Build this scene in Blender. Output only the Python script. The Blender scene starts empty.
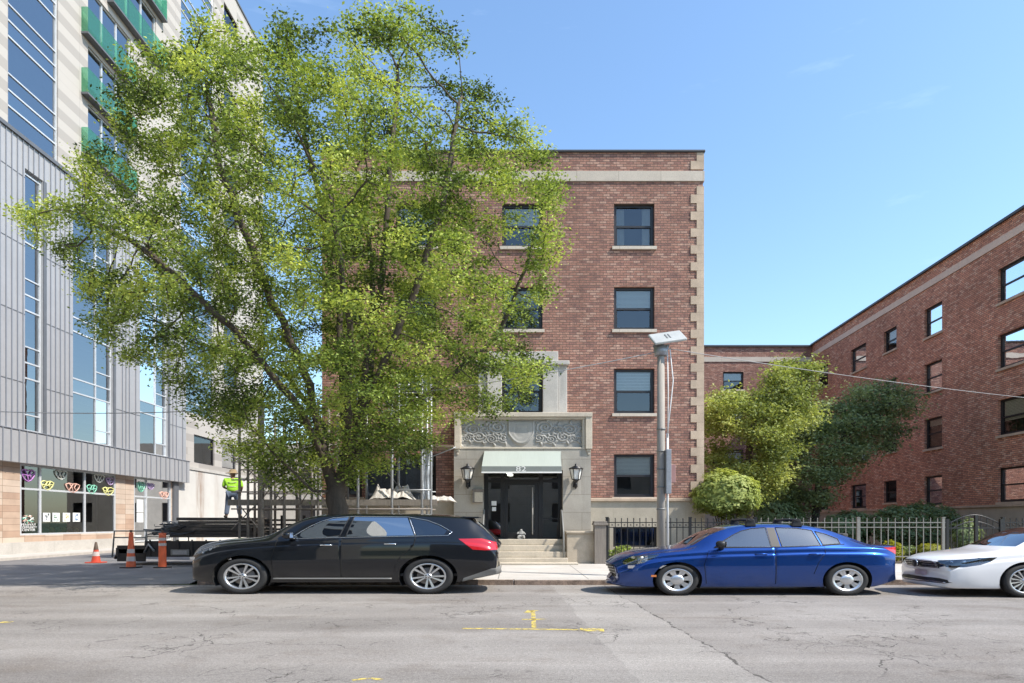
import bpy, bmesh, math, random
import numpy as np
from mathutils import Vector, Matrix, noise
R = math.radians
random.seed(7); rng = np.random.default_rng(11)
sc = bpy.context.scene
COL = sc.collection
F = 640.0; CAMH = 1.52; HOR = 522.0
# ---------------------------------------------------------------- camera, sky, sun, exposure
cam = bpy.data.cameras.new('camera'); camo = bpy.data.objects.new('camera', cam); COL.objects.link(camo)
cam.sensor_fit = 'HORIZONTAL'; cam.sensor_width = 36; cam.lens = 36 * F / 1024
cam.shift_y = (HOR - 341.5) / 1024; cam.clip_end = 3000; cam.clip_start = .05
camo.location = (0, 0, CAMH); camo.rotation_euler = (R(90), 0, 0); sc.camera = camo
SUN = Vector((-.80, .33, -1.0)).normalized()
elev = math.asin(-SUN.z); az = math.atan2(-SUN.x, -SUN.y)      # azimuth of the sun, clockwise from +Y
w = bpy.data.worlds.new('World'); sc.world = w; w.use_nodes = True
nt = w.node_tree; bg = nt.nodes['Background']
sky = nt.nodes.new('ShaderNodeTexSky'); sky.sky_type = 'NISHITA'; sky.sun_disc = False
sky.sun_elevation = elev; sky.sun_rotation = az; sky.air_density = 1.25; sky.dust_density = .7; sky.ozone_density = 2.4
tc = nt.nodes.new('ShaderNodeTexCoord'); mp = nt.nodes.new('ShaderNodeMapping'); mp.inputs['Scale'].default_value = (1.6, 1.6, 9)
nz = nt.nodes.new('ShaderNodeTexNoise'); nz.inputs['Scale'].default_value = 2.2; nz.inputs['Detail'].default_value = 7; nz.inputs['Roughness'].default_value = .62
cr = nt.nodes.new('ShaderNodeMapRange'); cr.inputs['From Min'].default_value = .62; cr.inputs['From Max'].default_value = .95; cr.inputs['To Max'].default_value = .16
mx = nt.nodes.new('ShaderNodeMix'); mx.data_type = 'RGBA'; mx.inputs['B'].default_value = (9, 9.4, 10, 1)
L = nt.links.new
L(tc.outputs['Generated'], mp.inputs[0]); L(mp.outputs[0], nz.inputs[0]); L(nz.outputs['Fac'], cr.inputs[0])
L(sky.outputs[0], mx.inputs['A']); L(cr.outputs[0], mx.inputs['Factor']); gr = nt.nodes.new('ShaderNodeMix'); gr.data_type = 'RGBA'; gr.blend_type = 'MULTIPLY'; gr.inputs['Factor'].default_value = 1; gr.inputs['B'].default_value = (.90, 1.0, 1.06, 1)
L(mx.outputs['Result'], gr.inputs['A']); L(gr.outputs['Result'], bg.inputs[0])
bg.inputs[1].default_value = .15
sl = bpy.data.lights.new('sun', 'SUN'); sl.energy = 3.7; sl.angle = R(.5); sl.color = (1, .93, .83)
so = bpy.data.objects.new('sun', sl); COL.objects.link(so); so.rotation_euler = SUN.to_track_quat('-Z', 'Y').to_euler(); so.location = (30, -20, 40)
vs = sc.view_settings; vs.view_transform = 'Standard'; vs.look = 'None'; vs.gamma = 1; vs.exposure = .82; vs.use_curve_mapping = False
try:
    sc.cycles.max_bounces = 8; sc.cycles.transparent_max_bounces = 24; sc.cycles.use_denoising = True
    sc.cycles.sample_clamp_indirect = 6
except Exception: pass

def PX(px, Y): return (px - 512) / F * Y
def PZ(py, Y): return CAMH + (HOR - py) / F * Y

# ---------------------------------------------------------------- helpers
class MB:
    def __init__(s): s.v = []; s.f = []; s.m = []; s.sm = []
    def face(s, pts, m=0, sm=False):
        i = len(s.v); s.v += [tuple(p) for p in pts]; s.f.append(tuple(range(i, i + len(pts)))); s.m.append(m); s.sm.append(sm)
    def box(s, x0, x1, y0, y1, z0, z1, m=0):
        if x0 > x1: x0, x1 = x1, x0
        if y0 > y1: y0, y1 = y1, y0
        if z0 > z1: z0, z1 = z1, z0
        i = len(s.v)
        s.v += [(x0,y0,z0),(x1,y0,z0),(x1,y1,z0),(x0,y1,z0),(x0,y0,z1),(x1,y0,z1),(x1,y1,z1),(x0,y1,z1)]
        for f in ((0,3,2,1),(4,5,6,7),(0,1,5,4),(1,2,6,5),(2,3,7,6),(3,0,4,7)):
            s.f.append(tuple(i + k for k in f)); s.m.append(m); s.sm.append(False)
        return s
    def tube(s, pts, r, n=8, m=0, sm=True, cap=True, sx=1.0):
        """tube through points; r a number or one radius per point; sx widens it along x"""
        pts = [Vector(p) for p in pts]; k = len(pts)
        rs = [r] * k if isinstance(r, (int, float)) else list(r)
        i0 = len(s.v); up = None
        for j, p in enumerate(pts):
            d = (pts[min(j + 1, k - 1)] - pts[max(j - 1, 0)])
            d = d.normalized() if d.length > 1e-9 else Vector((0, 0, 1))
            a = up if up is not None else (Vector((1, 0, 0)) if abs(d.x) < .8 else Vector((0, 1, 0)))
            u = (a - d * a.dot(d)); u = u.normalized() if u.length > 1e-6 else d.orthogonal().normalized()
            up = u; v = d.cross(u)
            for q in range(n):
                t = 2 * math.pi * q / n; o = (u * math.cos(t) + v * math.sin(t)) * rs[j]
                s.v.append((p.x + o.x * sx, p.y + o.y, p.z + o.z))
        for j in range(k - 1):
            for q in range(n):
                a = i0 + j * n + q; b = i0 + j * n + (q + 1) % n
                s.f.append((a, b, b + n, a + n)); s.m.append(m); s.sm.append(sm)
        if cap:
            s.f.append(tuple(i0 + q for q in reversed(range(n)))); s.m.append(m); s.sm.append(False)
            s.f.append(tuple(i0 + (k - 1) * n + q for q in range(n))); s.m.append(m); s.sm.append(False)
        return s
    def bar(s, a, b, wx, wy, m=0):
        """rectangular bar from a to b"""
        a = Vector(a); b = Vector(b); d = (b - a).normalized()
        u = Vector((0, 1, 0)) if abs(d.y) < .9 else Vector((1, 0, 0)); u = (u - d * u.dot(d)).normalized(); v = d.cross(u)
        i = len(s.v)
        for p in (a, b):
            for cu, cv in ((-1,-1),(1,-1),(1,1),(-1,1)): s.v.append(tuple(p + u * cu * wy / 2 + v * cv * wx / 2))
        for f in ((0,1,2,3),(7,6,5,4),(0,4,5,1),(1,5,6,2),(2,6,7,3),(3,7,4,0)):
            s.f.append(tuple(i + k for k in f)); s.m.append(m); s.sm.append(False)
        return s
    def lathe(s, prof, c=(0,0,0), n=20, m=0, sm=True, axis='Z', sx=1.0):
        i0 = len(s.v); k = len(prof)
        for (r, h) in prof:
            for q in range(n):
                t = 2 * math.pi * q / n; a, b = r * math.cos(t), r * math.sin(t)
                if axis == 'Z': p = (c[0] + a * sx, c[1] + b, c[2] + h)
                elif axis == 'Y': p = (c[0] + a * sx, c[1] + h, c[2] + b)
                else: p = (c[0] + h, c[1] + a, c[2] + b)
                s.v.append(p)
        for j in range(k - 1):
            for q in range(n):
                a = i0 + j * n + q; b = i0 + j * n + (q + 1) % n
                s.f.append((a, b, b + n, a + n)); s.m.append(m); s.sm.append(sm)
        return s
    def prism(s, poly, y0, y1, m=0, plane='XZ'):
        """extrude a 2-D outline"""
        n = len(poly); i = len(s.v)
        for y in (y0, y1):
            for (a, b) in poly:
                s.v.append((a, y, b) if plane == 'XZ' else ((a, b, y) if plane == 'XY' else (y, a, b)))
        s.f.append(tuple(i + k for k in range(n))); s.m.append(m); s.sm.append(False)
        s.f.append(tuple(i + n + k for k in reversed(range(n)))); s.m.append(m); s.sm.append(False)
        for k in range(n):
            s.f.append((i + k, i + n + k, i + n + (k + 1) % n, i + (k + 1) % n)); s.m.append(m); s.sm.append(False)
        return s
    def mesh(s, name, mats):
        me = bpy.data.meshes.new(name); me.from_pydata(s.v, [], s.f)
        for m_ in (mats if isinstance(mats, (list, tuple)) else [mats]): me.materials.append(m_)
        me.polygons.foreach_set('material_index', s.m); me.polygons.foreach_set('use_smooth', s.sm)
        bm = bmesh.new(); bm.from_mesh(me); bmesh.ops.recalc_face_normals(bm, faces=bm.faces); bm.to_mesh(me); bm.free()
        me.update(); return me
    def build(s, name, mats, parent=None, loc=(0,0,0), rot=None, bevel=0):
        return link(name, s.mesh(name, mats), parent, loc, rot, bevel)

def link(name, me, parent=None, loc=(0,0,0), rot=None, bevel=0):
    o = bpy.data.objects.new(name, me); COL.objects.link(o); o.location = loc
    if rot: o.rotation_euler = rot
    if parent: o.parent = parent
    if bevel:
        b = o.modifiers.new('bevel', 'BEVEL'); b.width = bevel; b.segments = 2; b.limit_method = 'ANGLE'; b.angle_limit = R(40)
    return o
def tag(o, label=None, cat=None, group=None, kind=None):
    if label: o['label'] = label
    if cat: o['category'] = cat
    if group: o['group'] = group
    if kind: o['kind'] = kind
    return o
def thing(name, label, cat, loc=(0,0,0), rz=0, group=None, scale=None):
    o = bpy.data.objects.new(name, None); COL.objects.link(o); o.location = loc; o.rotation_euler = (0,0,rz)
    o.empty_display_size = .2
    if scale: o.scale = scale
    return tag(o, label, cat, group)
def text_mesh(name, body, size, material, parent, loc, rot, depth=.004, align='CENTER'):
    c = bpy.data.curves.new(name, 'FONT'); c.body = body; c.size = size; c.extrude = depth; c.align_x = align; c.align_y = 'CENTER'
    t = bpy.data.objects.new('tmp_text', c); COL.objects.link(t)
    dg = bpy.context.evaluated_depsgraph_get(); me = bpy.data.meshes.new_from_object(t.evaluated_get(dg))
    bpy.data.objects.remove(t); bpy.data.curves.remove(c)
    me.materials.clear(); me.materials.append(material); me.name = name
    return link(name, me, parent, loc, rot)

# ---------------------------------------------------------------- materials
class NT:
    def __init__(s, name):
        s.mat = bpy.data.materials.new(name); s.mat.use_nodes = True; s.t = s.mat.node_tree; s.b = s.t.nodes['Principled BSDF']
    def n(s, typ, **kw):
        o = s.t.nodes.new('ShaderNode' + typ)
        for k, v in kw.items():
            if k.startswith('i_'): o.inputs[k[2:].replace('_', ' ')].default_value = v
            else: setattr(o, k, v)
        return o
    def l(s, a, b): s.t.links.new(a, b)
    def math(s, op, a, b=None, c=None):
        o = s.t.nodes.new('ShaderNodeMath'); o.operation = op
        for i, x in enumerate((a, b, c)):
            if x is None: continue
            if isinstance(x, (int, float)): o.inputs[i].default_value = x
            else: s.l(x, o.inputs[i])
        return o.outputs[0]
    def mix(s, f, a, b, blend='MIX'):
        o = s.t.nodes.new('ShaderNodeMix'); o.data_type = 'RGBA'; o.blend_type = blend
        for k, x in (('Factor', f), ('A', a), ('B', b)):
            if isinstance(x, (int, float)): o.inputs[k].default_value = x
            elif isinstance(x, tuple): o.inputs[k].default_value = (*x[:3], 1)
            else: s.l(x, o.inputs[k])
        return o.outputs['Result']
    def coord(s, kind='Object'):
        return s.n('TexCoord').outputs[kind]
    def xyz(s, kind='Object'):
        o = s.n('SeparateXYZ'); s.l(s.coord(kind), o.inputs[0]); return o.outputs
    def comb(s, x, y, z=0.0):
        o = s.n('CombineXYZ')
        for i, v in enumerate((x, y, z)):
            if isinstance(v, (int, float)): o.inputs[i].default_value = v
            else: s.l(v, o.inputs[i])
        return o.outputs[0]
    def noise(s, scale, detail=4, rough=.55, vec=None, dist=0):
        o = s.n('TexNoise'); o.inputs['Scale'].default_value = scale; o.inputs['Detail'].default_value = detail
        o.inputs['Roughness'].default_value = rough; o.inputs['Distortion'].default_value = dist
        s.l(vec if vec is not None else s.coord(), o.inputs['Vector']); return o.outputs['Fac']
    def rng(s, x, a, b, c=0.0, d=1.0):
        o = s.n('MapRange'); s.l(x, o.inputs[0])
        for i, v in enumerate((a, b, c, d)): o.inputs[i + 1].default_value = v
        return o.outputs[0]
    def ramp(s, x, stops, interp='LINEAR'):
        o = s.n('ValToRGB'); e = o.color_ramp; e.interpolation = interp
        while len(e.elements) < len(stops): e.elements.new(.5)
        for i, (p, c) in enumerate(stops): e.elements[i].position = p; e.elements[i].color = (*c, 1)
        s.l(x, o.inputs[0]); return o.outputs[0]
    def bump(s, h, strength=.3, dist=.02):
        o = s.n('Bump'); o.inputs['Strength'].default_value = strength; o.inputs['Distance'].default_value = dist
        s.l(h, o.inputs['Height']); s.l(o.outputs[0], s.b.inputs['Normal'])
    def col(s, c):
        if isinstance(c, tuple): s.b.inputs['Base Color'].default_value = (*c[:3], 1)
        else: s.l(c, s.b.inputs['Base Color'])
    def set(s, **kw):
        for k, v in kw.items():
            s.b.inputs[{'rough':'Roughness','metal':'Metallic','coat':'Coat Weight','coatr':'Coat Roughness','ior':'IOR','spec':'Specular IOR Level'}[k]].default_value = v
def pm(name, c, rough=.6, metal=0, var=.12, scale=2.5, bump=0, bscale=60, coat=0, spec=None, stretch=None):
    """plain procedural surface: two scales of noise vary the colour"""
    t = NT(name); v = None
    if stretch:
        m = t.n('Mapping'); m.inputs['Scale'].default_value = stretch; t.l(t.coord(), m.inputs[0]); v = m.outputs[0]
    a = t.noise(scale, 5, .6, v); b = t.noise(scale * 9, 3, .6, v)
    f = t.math('MULTIPLY_ADD', b, .4, t.math('MULTIPLY', a, .6))
    f = t.rng(f, .32, .68)
    lo = tuple(max(0, x * (1 - var)) for x in c); hi = tuple(min(1, x * (1 + var)) for x in c)
    t.col(t.mix(f, lo, hi)); t.set(rough=rough, metal=metal, coat=coat)
    if spec is not None: t.set(spec=spec)
    if bump: t.bump(t.noise(bscale, 4, .6, v), bump, .01)
    return t.mat

def brick_mat(name, tones, mortar=(.13,.10,.085), bw=.24, bh=.088, rough_bump=.8, joint=.010):
    t = NT(name); X, Y, Z = t.xyz()
    u = t.math('ADD', X, Y)
    row = t.math('FLOOR', t.math('DIVIDE', Z, bh))
    off = t.math('MULTIPLY', t.math('FLOORED_MODULO', row, 2.0), .5)
    cu = t.math('ADD', t.math('DIVIDE', u, bw), off); col = t.math('FLOOR', cu)
    fu = t.math('FRACT', cu); fv = t.math('FRACT', t.math('DIVIDE', Z, bh))
    wn = t.n('TexWhiteNoise', noise_dimensions='2D'); t.l(t.comb(col, row), wn.inputs['Vector'])
    n = len(tones); c = t.ramp(wn.outputs['Value'], [(i / n, tones[i]) for i in range(n)], 'CONSTANT')
    big = t.math('MULTIPLY', t.rng(t.noise(.35, 4, .6), .3, .7, .80, 1.15), t.rng(t.noise(1.0, 4, .65, t.comb(t.math('MULTIPLY', u, 2.2), t.math('MULTIPLY', Z, .35))), .3, .7, .86, 1.1))
    fine = t.rng(t.noise(11, 4, .75), .3, .7, .66, 1.32)
    g = t.math('MULTIPLY', big, fine); c = t.mix(1.0, c, t.comb(g, g, g), 'MULTIPLY')
    ju = t.math('MAXIMUM', t.math('LESS_THAN', fu, joint * .9 / bw), t.math('GREATER_THAN', fu, 1 - joint * 0 / bw))
    jv = t.math('LESS_THAN', fv, joint / bh)
    j = t.math('MAXIMUM', ju, jv)
    t.col(t.mix(j, c, mortar)); t.set(rough=.85, spec=.25)
    h = t.math('MULTIPLY', t.math('SUBTRACT', 1.0, j), t.math('ADD', t.math('MULTIPLY', wn.outputs['Value'], .7), t.math('MULTIPLY', t.noise(22, 3, .6), .6)))
    t.bump(h, rough_bump, .03)
    return t.mat

M = {}
M['brick'] = brick_mat('dark_red_brick', [(.38,.195,.145),(.335,.17,.13),(.41,.222,.165),(.355,.182,.136),(.46,.275,.21),(.27,.142,.115)], joint=.019)
M['brick2'] = brick_mat('orange_red_brick', [(.66,.31,.20),(.59,.275,.18),(.70,.345,.225),(.61,.285,.19),(.74,.44,.31),(.47,.22,.15)], joint=.018)
def stone_mat(name, c, var=.14, course=None, cw=1.2, ch=.5, rough=.85):
    t = NT(name); a = t.noise(1.2, 5, .62); b = t.noise(38, 4, .7)
    g = t.math('MULTIPLY', t.rng(a, .3, .7, 1 - var, 1 + var), t.rng(b, .3, .7, .84, 1.14))
    base = t.mix(1.0, c, t.comb(g, g, g), 'MULTIPLY')
    X, Y, Z = t.xyz()
    # rain streaks
    st = t.noise(1.0, 4, .6, t.comb(t.math('MULTIPLY', t.math('ADD', X, Y), 5.0), t.math('MULTIPLY', Z, .5)))
    base = t.mix(t.rng(st, .56, .75, 0, .35), base, tuple(x * .55 for x in c))
    if course:
        br = t.n('TexBrick'); br.inputs['Scale'].default_value = 1; br.inputs['Brick Width'].default_value = cw; br.inputs['Row Height'].default_value = ch
        br.inputs['Mortar Size'].default_value = .006; br.inputs['Color1'].default_value = (1,1,1,1); br.inputs['Color2'].default_value = (.9,.9,.9,1); br.inputs['Mortar'].default_value = (.5,.48,.45,1)
        t.l(t.comb(t.math('ADD', X, Y), Z), br.inputs['Vector']); base = t.mix(1.0, base, br.outputs['Color'], 'MULTIPLY')
    t.col(base); t.set(rough=rough, spec=.3); t.bump(b, .25, .008)
    return t.mat
M['stone'] = stone_mat('grey_buff_cast_stone', (.40,.37,.32), course=True, cw=1.35, ch=.62)
M['stone_plain'] = stone_mat('grey_carved_stone', (.36,.35,.325))
M['belt'] = stone_mat('pale_limestone_belt', (.56,.49,.41), .08, course=True, cw=1.5, ch=5)
M['quoin'] = stone_mat('buff_quoin_stone', (.50,.39,.29), .22)
M['base'] = stone_mat('foundation_concrete', (.44,.39,.31), .16)
M['rough_stone'] = stone_mat('patched_plinth_stone', (.42,.36,.28), .3)
M['step'] = stone_mat('worn_step_stone', (.52,.46,.37), .15)
M['concrete'] = stone_mat('light_concrete', (.48,.455,.415), .12)
M['frame'] = pm('dark_bronze_window_frame', (.022,.020,.022), .45)
M['coping'] = pm('dark_roof_coping', (.05,.052,.058), .5)
M['blind'] = pm('white_window_blind', (.82,.82,.78), .7, stretch=(1,1,40))
M['curtain'] = pm('pale_curtain', (.45,.45,.42), .8, stretch=(30,30,1), var=.25)
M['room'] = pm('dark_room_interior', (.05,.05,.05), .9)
M['black'] = pm('black_painted_metal', (.012,.012,.013), .4)
M['blackp'] = pm('black_plastic', (.018,.018,.019), .5)
M['steel'] = pm('galvanised_steel', (.34,.35,.36), .45, metal=.5, var=.25)
M['greypaint'] = pm('grey_painted_metal', (.20,.20,.19), .45)
M['rust_shade'] = pm('weathered_shaded_steel', (.20,.175,.155), .6, var=.4)  # worn steel; also carries the shade on the left scaffold tubes
M['plank'] = pm('weathered_plank', (.22,.17,.125), .85, var=.35, stretch=(.5,6,6))
M['chrome'] = pm('bright_trim', (.80,.80,.80), .15, metal=1, var=.02)
M['rubber'] = pm('tyre_rubber', (.022,.022,.022), .8, var=.25)
M['alloy'] = pm('silver_alloy', (.62,.63,.64), .28, metal=.85, var=.03)
M['dark'] = pm('dark_underbody', (.008,.008,.008), .9)
M['white'] = pm('white_paint', (.78,.78,.76), .5, var=.04)
M['awning'] = pm('mint_awning_canvas', (.36,.395,.355), .85, var=.05, stretch=(12,1,1))
M['awning_edge'] = pm('grey_awning_valance', (.20,.22,.21), .8)
M['bark'] = pm('tree_bark', (.085,.066,.050), .95, var=.45, scale=3, bump=.8, bscale=18, stretch=(3,3,.6))

def glass_mat(name, tint, refl=.35, rough=.01, alpha=.75, ripple=.0):
    """window glass: mirrors what stands opposite and lets the room show through a tint"""
    t = NT(name); o = t.t.nodes['Material Output']; t.t.nodes.remove(t.b)
    g = t.n('BsdfGlossy'); g.inputs['Roughness'].default_value = rough; g.inputs['Color'].default_value = (.95,.97,1,1)
    tr = t.n('BsdfTransparent'); tr.inputs['Color'].default_value = (*tint, 1)
    f = t.n('Fresnel'); f.inputs['IOR'].default_value = 1.6
    m = t.n('MixShader'); fac = t.math('MINIMUM', t.math('MULTIPLY_ADD', f.outputs[0], .9, refl), 1.0)
    t.l(fac, m.inputs[0]); t.l(tr.outputs[0], m.inputs[1]); t.l(g.outputs[0], m.inputs[2]); t.l(m.outputs[0], o.inputs[0])
    if ripple:
        b = t.n('Bump'); b.inputs['Strength'].default_value = ripple; b.inputs['Distance'].default_value = .05
        t.l(t.noise(.9, 2, .5), b.inputs['Height']); t.l(b.outputs[0], g.inputs['Normal'])
    return t.mat
M['glass'] = glass_mat('window_glass', (.80,.84,.84), .06, ripple=.05)
M['glass_b'] = glass_mat('blue_curtain_glass', (.30,.42,.46), .26, ripple=.04)
M['spandrel'] = glass_mat('teal_spandrel_glass', (.30,.55,.55), .30)
M['doorglass'] = glass_mat('dark_door_glass', (.55,.58,.55), .13)
M['autoglass'] = glass_mat('clear_car_glass', (.50,.58,.55), .20)
M['tint'] = glass_mat('tinted_car_glass', (.05,.05,.055), .42)
M['tint_dark'] = glass_mat('dark_tinted_car_glass', (.03,.03,.03), .10)
M['windshield'] = glass_mat('windshield_glass', (.45,.52,.50), .30)
# ---------------------------------------------------------------- ground
KERB = 15.44; WALKZ = .13; FAC = 22.8
LX = -21.7                                   # face of the building on the left
def road_mat():
    t = NT('worn_grey_asphalt'); X, Y, Z = t.xyz()
    big = t.noise(.22, 5, .6); mid = t.noise(1.5, 5, .65); fine = t.noise(60, 3, .75); grit = t.noise(22, 3, .7)
    c = t.mix(t.rng(big, .35, .65), (.235,.214,.195), (.315,.293,.27))
    c = t.mix(t.rng(mid, .52, .72, 0, .5), c, (.19,.165,.143))
    stn = t.noise(.55, 6, .68, t.comb(t.math('MULTIPLY', X, .55), Y))
    c = t.mix(t.rng(stn, .55, .72, 0, .65), c, (.16,.13,.105))
    # paler trench patch running towards the camera on the right, with an edge crack
    wob = t.math('MULTIPLY', t.math('SUBTRACT', t.noise(1.1, 5, .7), .5), .35)
    line = t.math('ADD', t.math('ADD', X, wob), t.math('MULTIPLY', Y, .028))   # about constant x
    d = t.math('SUBTRACT', line, 2.62)
    patch = t.math('MULTIPLY', t.math('GREATER_THAN', d, -1.25), t.math('LESS_THAN', d, 0.0))
    c = t.mix(t.math('MULTIPLY', patch, .30), c, (.42,.395,.36))
    edge = t.math('LESS_THAN', t.math('ABSOLUTE', d), t.rng(t.noise(5, 3, .6), .45, .7, .003, .035))
    # web of fine cracks
    vo = t.n('TexVoronoi', feature='DISTANCE_TO_EDGE'); vo.inputs['Scale'].default_value = .42
    dv = t.n('VectorMath', operation='ADD'); nn = t.n('TexNoise'); nn.inputs['Scale'].default_value = 1.4; nn.inputs['Detail'].default_value = 6
    t.l(t.coord(), nn.inputs['Vector']); sc_ = t.n('VectorMath', operation='SCALE'); sc_.inputs['Scale'].default_value = 1.5
    t.l(nn.outputs['Color'], sc_.inputs[0]); t.l(t.coord(), dv.inputs[0]); t.l(sc_.outputs[0], dv.inputs[1]); t.l(dv.outputs[0], vo.inputs['Vector'])
    vo2 = t.n('TexVoronoi', feature='DISTANCE_TO_EDGE'); vo2.inputs['Scale'].default_value = 1.7; t.l(dv.outputs[0], vo2.inputs['Vector'])
    mask = t.rng(t.noise(.33, 3, .5), .50, .58); mask2 = t.rng(t.noise(.5, 3, .5, t.comb(X, t.math('ADD', Y, 31.0))), .55, .62)
    ck = t.math('MULTIPLY', t.math('LESS_THAN', vo.outputs['Distance'], .0055), mask)
    ck2 = t.math('MULTIPLY', t.math('LESS_THAN', vo2.outputs['Distance'], .013), mask2)
    ck = t.math('MAXIMUM', t.math('MAXIMUM', ck, ck2), edge)
    lane = t.rng(t.noise(1.0, 4, .6, t.comb(t.math('MULTIPLY', X, .06), t.math('MULTIPLY', Y, .9))), .35, .65, .80, 1.10); c = t.mix(1.0, c, t.comb(lane, lane, lane), 'MULTIPLY')
    oil = t.rng(t.noise(2.4, 4, .6), .64, .72, 0, .55); c = t.mix(oil, c, (.10,.09,.082))
    g = t.math('MULTIPLY', t.rng(fine, .25, .75, .52, 1.45), t.rng(grit, .25, .75, .76, 1.24))
    c = t.mix(1.0, c, t.comb(g, g, g), 'MULTIPLY')
    c = t.mix(t.math('MULTIPLY', ck, .75), c, (.045,.04,.036))
    t.col(c); t.set(rough=.9, spec=.25); t.bump(t.math('SUBTRACT', t.math('MULTIPLY', fine, .8), ck), .7, .014)
    return t.mat
M['road'] = road_mat()
def lot_mat():
    t = NT('dark_lot_asphalt'); a = t.noise(.6, 5, .6); f = t.noise(55, 3, .7)
    c = t.mix(t.rng(a, .35, .65), (.13,.128,.13), (.19,.185,.185)); g = t.rng(f, .25, .75, .75, 1.25)
    t.col(t.mix(1.0, c, t.comb(g, g, g), 'MULTIPLY')); t.set(rough=.85); t.bump(f, .3, .01); return t.mat
M['lot'] = lot_mat()
def walk_mat():
    t = NT('pale_concrete_sidewalk'); X, Y, Z = t.xyz(); a = t.noise(.7, 5, .6); f = t.noise(50, 3, .7)
    c = t.mix(t.rng(a, .35, .65), (.46,.425,.38), (.56,.53,.485)); g = t.rng(f, .25, .75, .85, 1.14)
    c = t.mix(1.0, c, t.comb(g, g, g), 'MULTIPLY')
    j = t.math('MAXIMUM', t.math('LESS_THAN', t.math('FRACT', t.math('DIVIDE', t.math('ADD', X, .35), 2.2)), .012), t.math('LESS_THAN', t.math('FRACT', t.math('DIVIDE', t.math('SUBTRACT', Y, 15.9), 1.6)), .014))
    t.col(t.mix(t.math('MULTIPLY', j, .7), c, (.10,.09,.08))); t.set(rough=.9); t.bump(t.math('SUBTRACT', t.math('MULTIPLY', f, .4), j), .3, .01); return t.mat
M['walk'] = walk_mat()
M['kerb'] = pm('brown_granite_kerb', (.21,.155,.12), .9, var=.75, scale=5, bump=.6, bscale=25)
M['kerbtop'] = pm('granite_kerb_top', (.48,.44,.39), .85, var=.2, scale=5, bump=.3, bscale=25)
M['soil'] = pm('garden_soil', (.10,.075,.05), .95, var=.35, bump=.8, bscale=20)
def grass_like(name, c):
    return pm(name, c, .9, var=.4, scale=4, bump=.6, bscale=30)
M['grass'] = grass_like('lawn_green', (.06,.085,.03))

g = MB(); g.face([(-600,-300,-.01),(600,-300,-.01),(600,900,-.01),(-600,900,-.01)]); tag(g.build('ground', M['grass']), kind='structure')
g = MB(); g.face([(-150,-3.5,0),(150,-3.5,0),(150,KERB+.02,0),(-150,KERB+.02,0)]); tag(g.build('road', M['road']), kind='structure')
g = MB(); g.face([(LX+1.9,KERB-.1,.004),(-13,KERB,.004),(-8.6,KERB+.1,.004),(-7.9,KERB+.3,.004),(-7.9,60,.004),(LX+1.9,60,.004)]);
tag(g.build('side_lane', M['lot']), kind='structure')
g = MB(); g.box(-7.6,150,KERB+.16,FAC-.02,-.05,WALKZ); g.face([(-7.6,KERB+.16,WALKZ),(-7.6,FAC,WALKZ),(-7.9,FAC,.0),(-7.9,KERB+.16,.0)])
tag(g.build('sidewalk', M['walk']), kind='structure')
g = MB(); x = -7.6; i = 0
while x < 60:
    wd = random.uniform(2.4, 3.4); dz = random.uniform(-.012, .01); dy = random.uniform(-.015, .012)
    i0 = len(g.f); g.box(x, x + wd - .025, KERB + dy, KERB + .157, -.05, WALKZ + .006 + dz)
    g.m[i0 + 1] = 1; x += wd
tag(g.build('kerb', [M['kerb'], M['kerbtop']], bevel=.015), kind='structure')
# pavement in front of the building on the left
g = MB(); g.box(LX-.6, LX+1.75, 4, 60, -.05, .11); g.box(LX+1.75, LX+1.9, 4, 60, -.05, .113, 1)
tag(g.build('sidewalk', [M['concrete'], M['kerbtop']]), kind='structure')
g = MB(); g.box(-150, LX-.6, 4, KERB, -.06, .09); tag(g.build('sidewalk', M['walk']), kind='structure')
g = MB(); g.box(-150, 150, -7.5, -3.5, -.05, .12); tag(g.build('sidewalk', M['walk']), kind='structure')
g = MB(); g.face([(3.4,21.4,.136),(24,21.4,.136),(24,FAC-.021,.136),(3.4,FAC-.021,.136)]); g.face([(7.0,FAC-.02,.136),(24,FAC-.02,.136),(24,49,.136),(7.0,49,.136)])
tag(g.build('garden_bed', M['soil']), kind='structure')
# yellow spray-paint survey marks on the road (thin paint, 4 mm above the asphalt)
def paint_mat():
    t = NT('yellow_survey_paint'); o = t.t.nodes['Material Output']
    t.col((.72,.56,.12)); t.set(rough=.8)
    tr = t.n('BsdfTransparent'); m = t.n('MixShader'); t.l(t.rng(t.noise(9, 5, .75), .42, .58, .1, .9), m.inputs[0])
    t.l(tr.outputs[0], m.inputs[1]); t.l(t.b.outputs[0], m.inputs[2]); t.l(m.outputs[0], o.inputs[0]); return t.mat
M['paint'] = paint_mat()
def strip(g, pts, wd):
    for (a, b) in zip(pts[:-1], pts[1:]):
        a = Vector((*a, .004)); b = Vector((*b, .004)); d = (b - a).normalized(); nrm = Vector((-d.y, d.x, 0)) * wd / 2
        g.face([a - nrm, b - nrm, b + nrm, a + nrm])
def gp(px, py): Y = CAMH * F / (py - HOR); return (PX(px, Y), Y)
def ipaint(name, lines, label):
    g = MB()
    for pts, wd in lines: strip(g, [gp(*p) for p in pts], wd)
    tag(g.build(name, M['paint']), label, 'road marking')
ipaint('painted_arrow', [([(534,628),(533,611)],.07), ([(522,619.5),(546,619.5)],.10), ([(527,613),(531,610.5),(537,611)],.12)], 'yellow spray-painted arrow on the road pointing at the entrance steps')
ipaint('painted_line', [([(462,628.6),(500,629),(545,629.5),(580,630)],.09), ([(580,629.8),(604,630.2)],.24)], 'long yellow spray-painted line across the road below the small arrow')
ipaint('painted_line', [([(0,622.5),(12,622.2)],.12)], 'short yellow paint dash at the left edge of the road')
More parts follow.
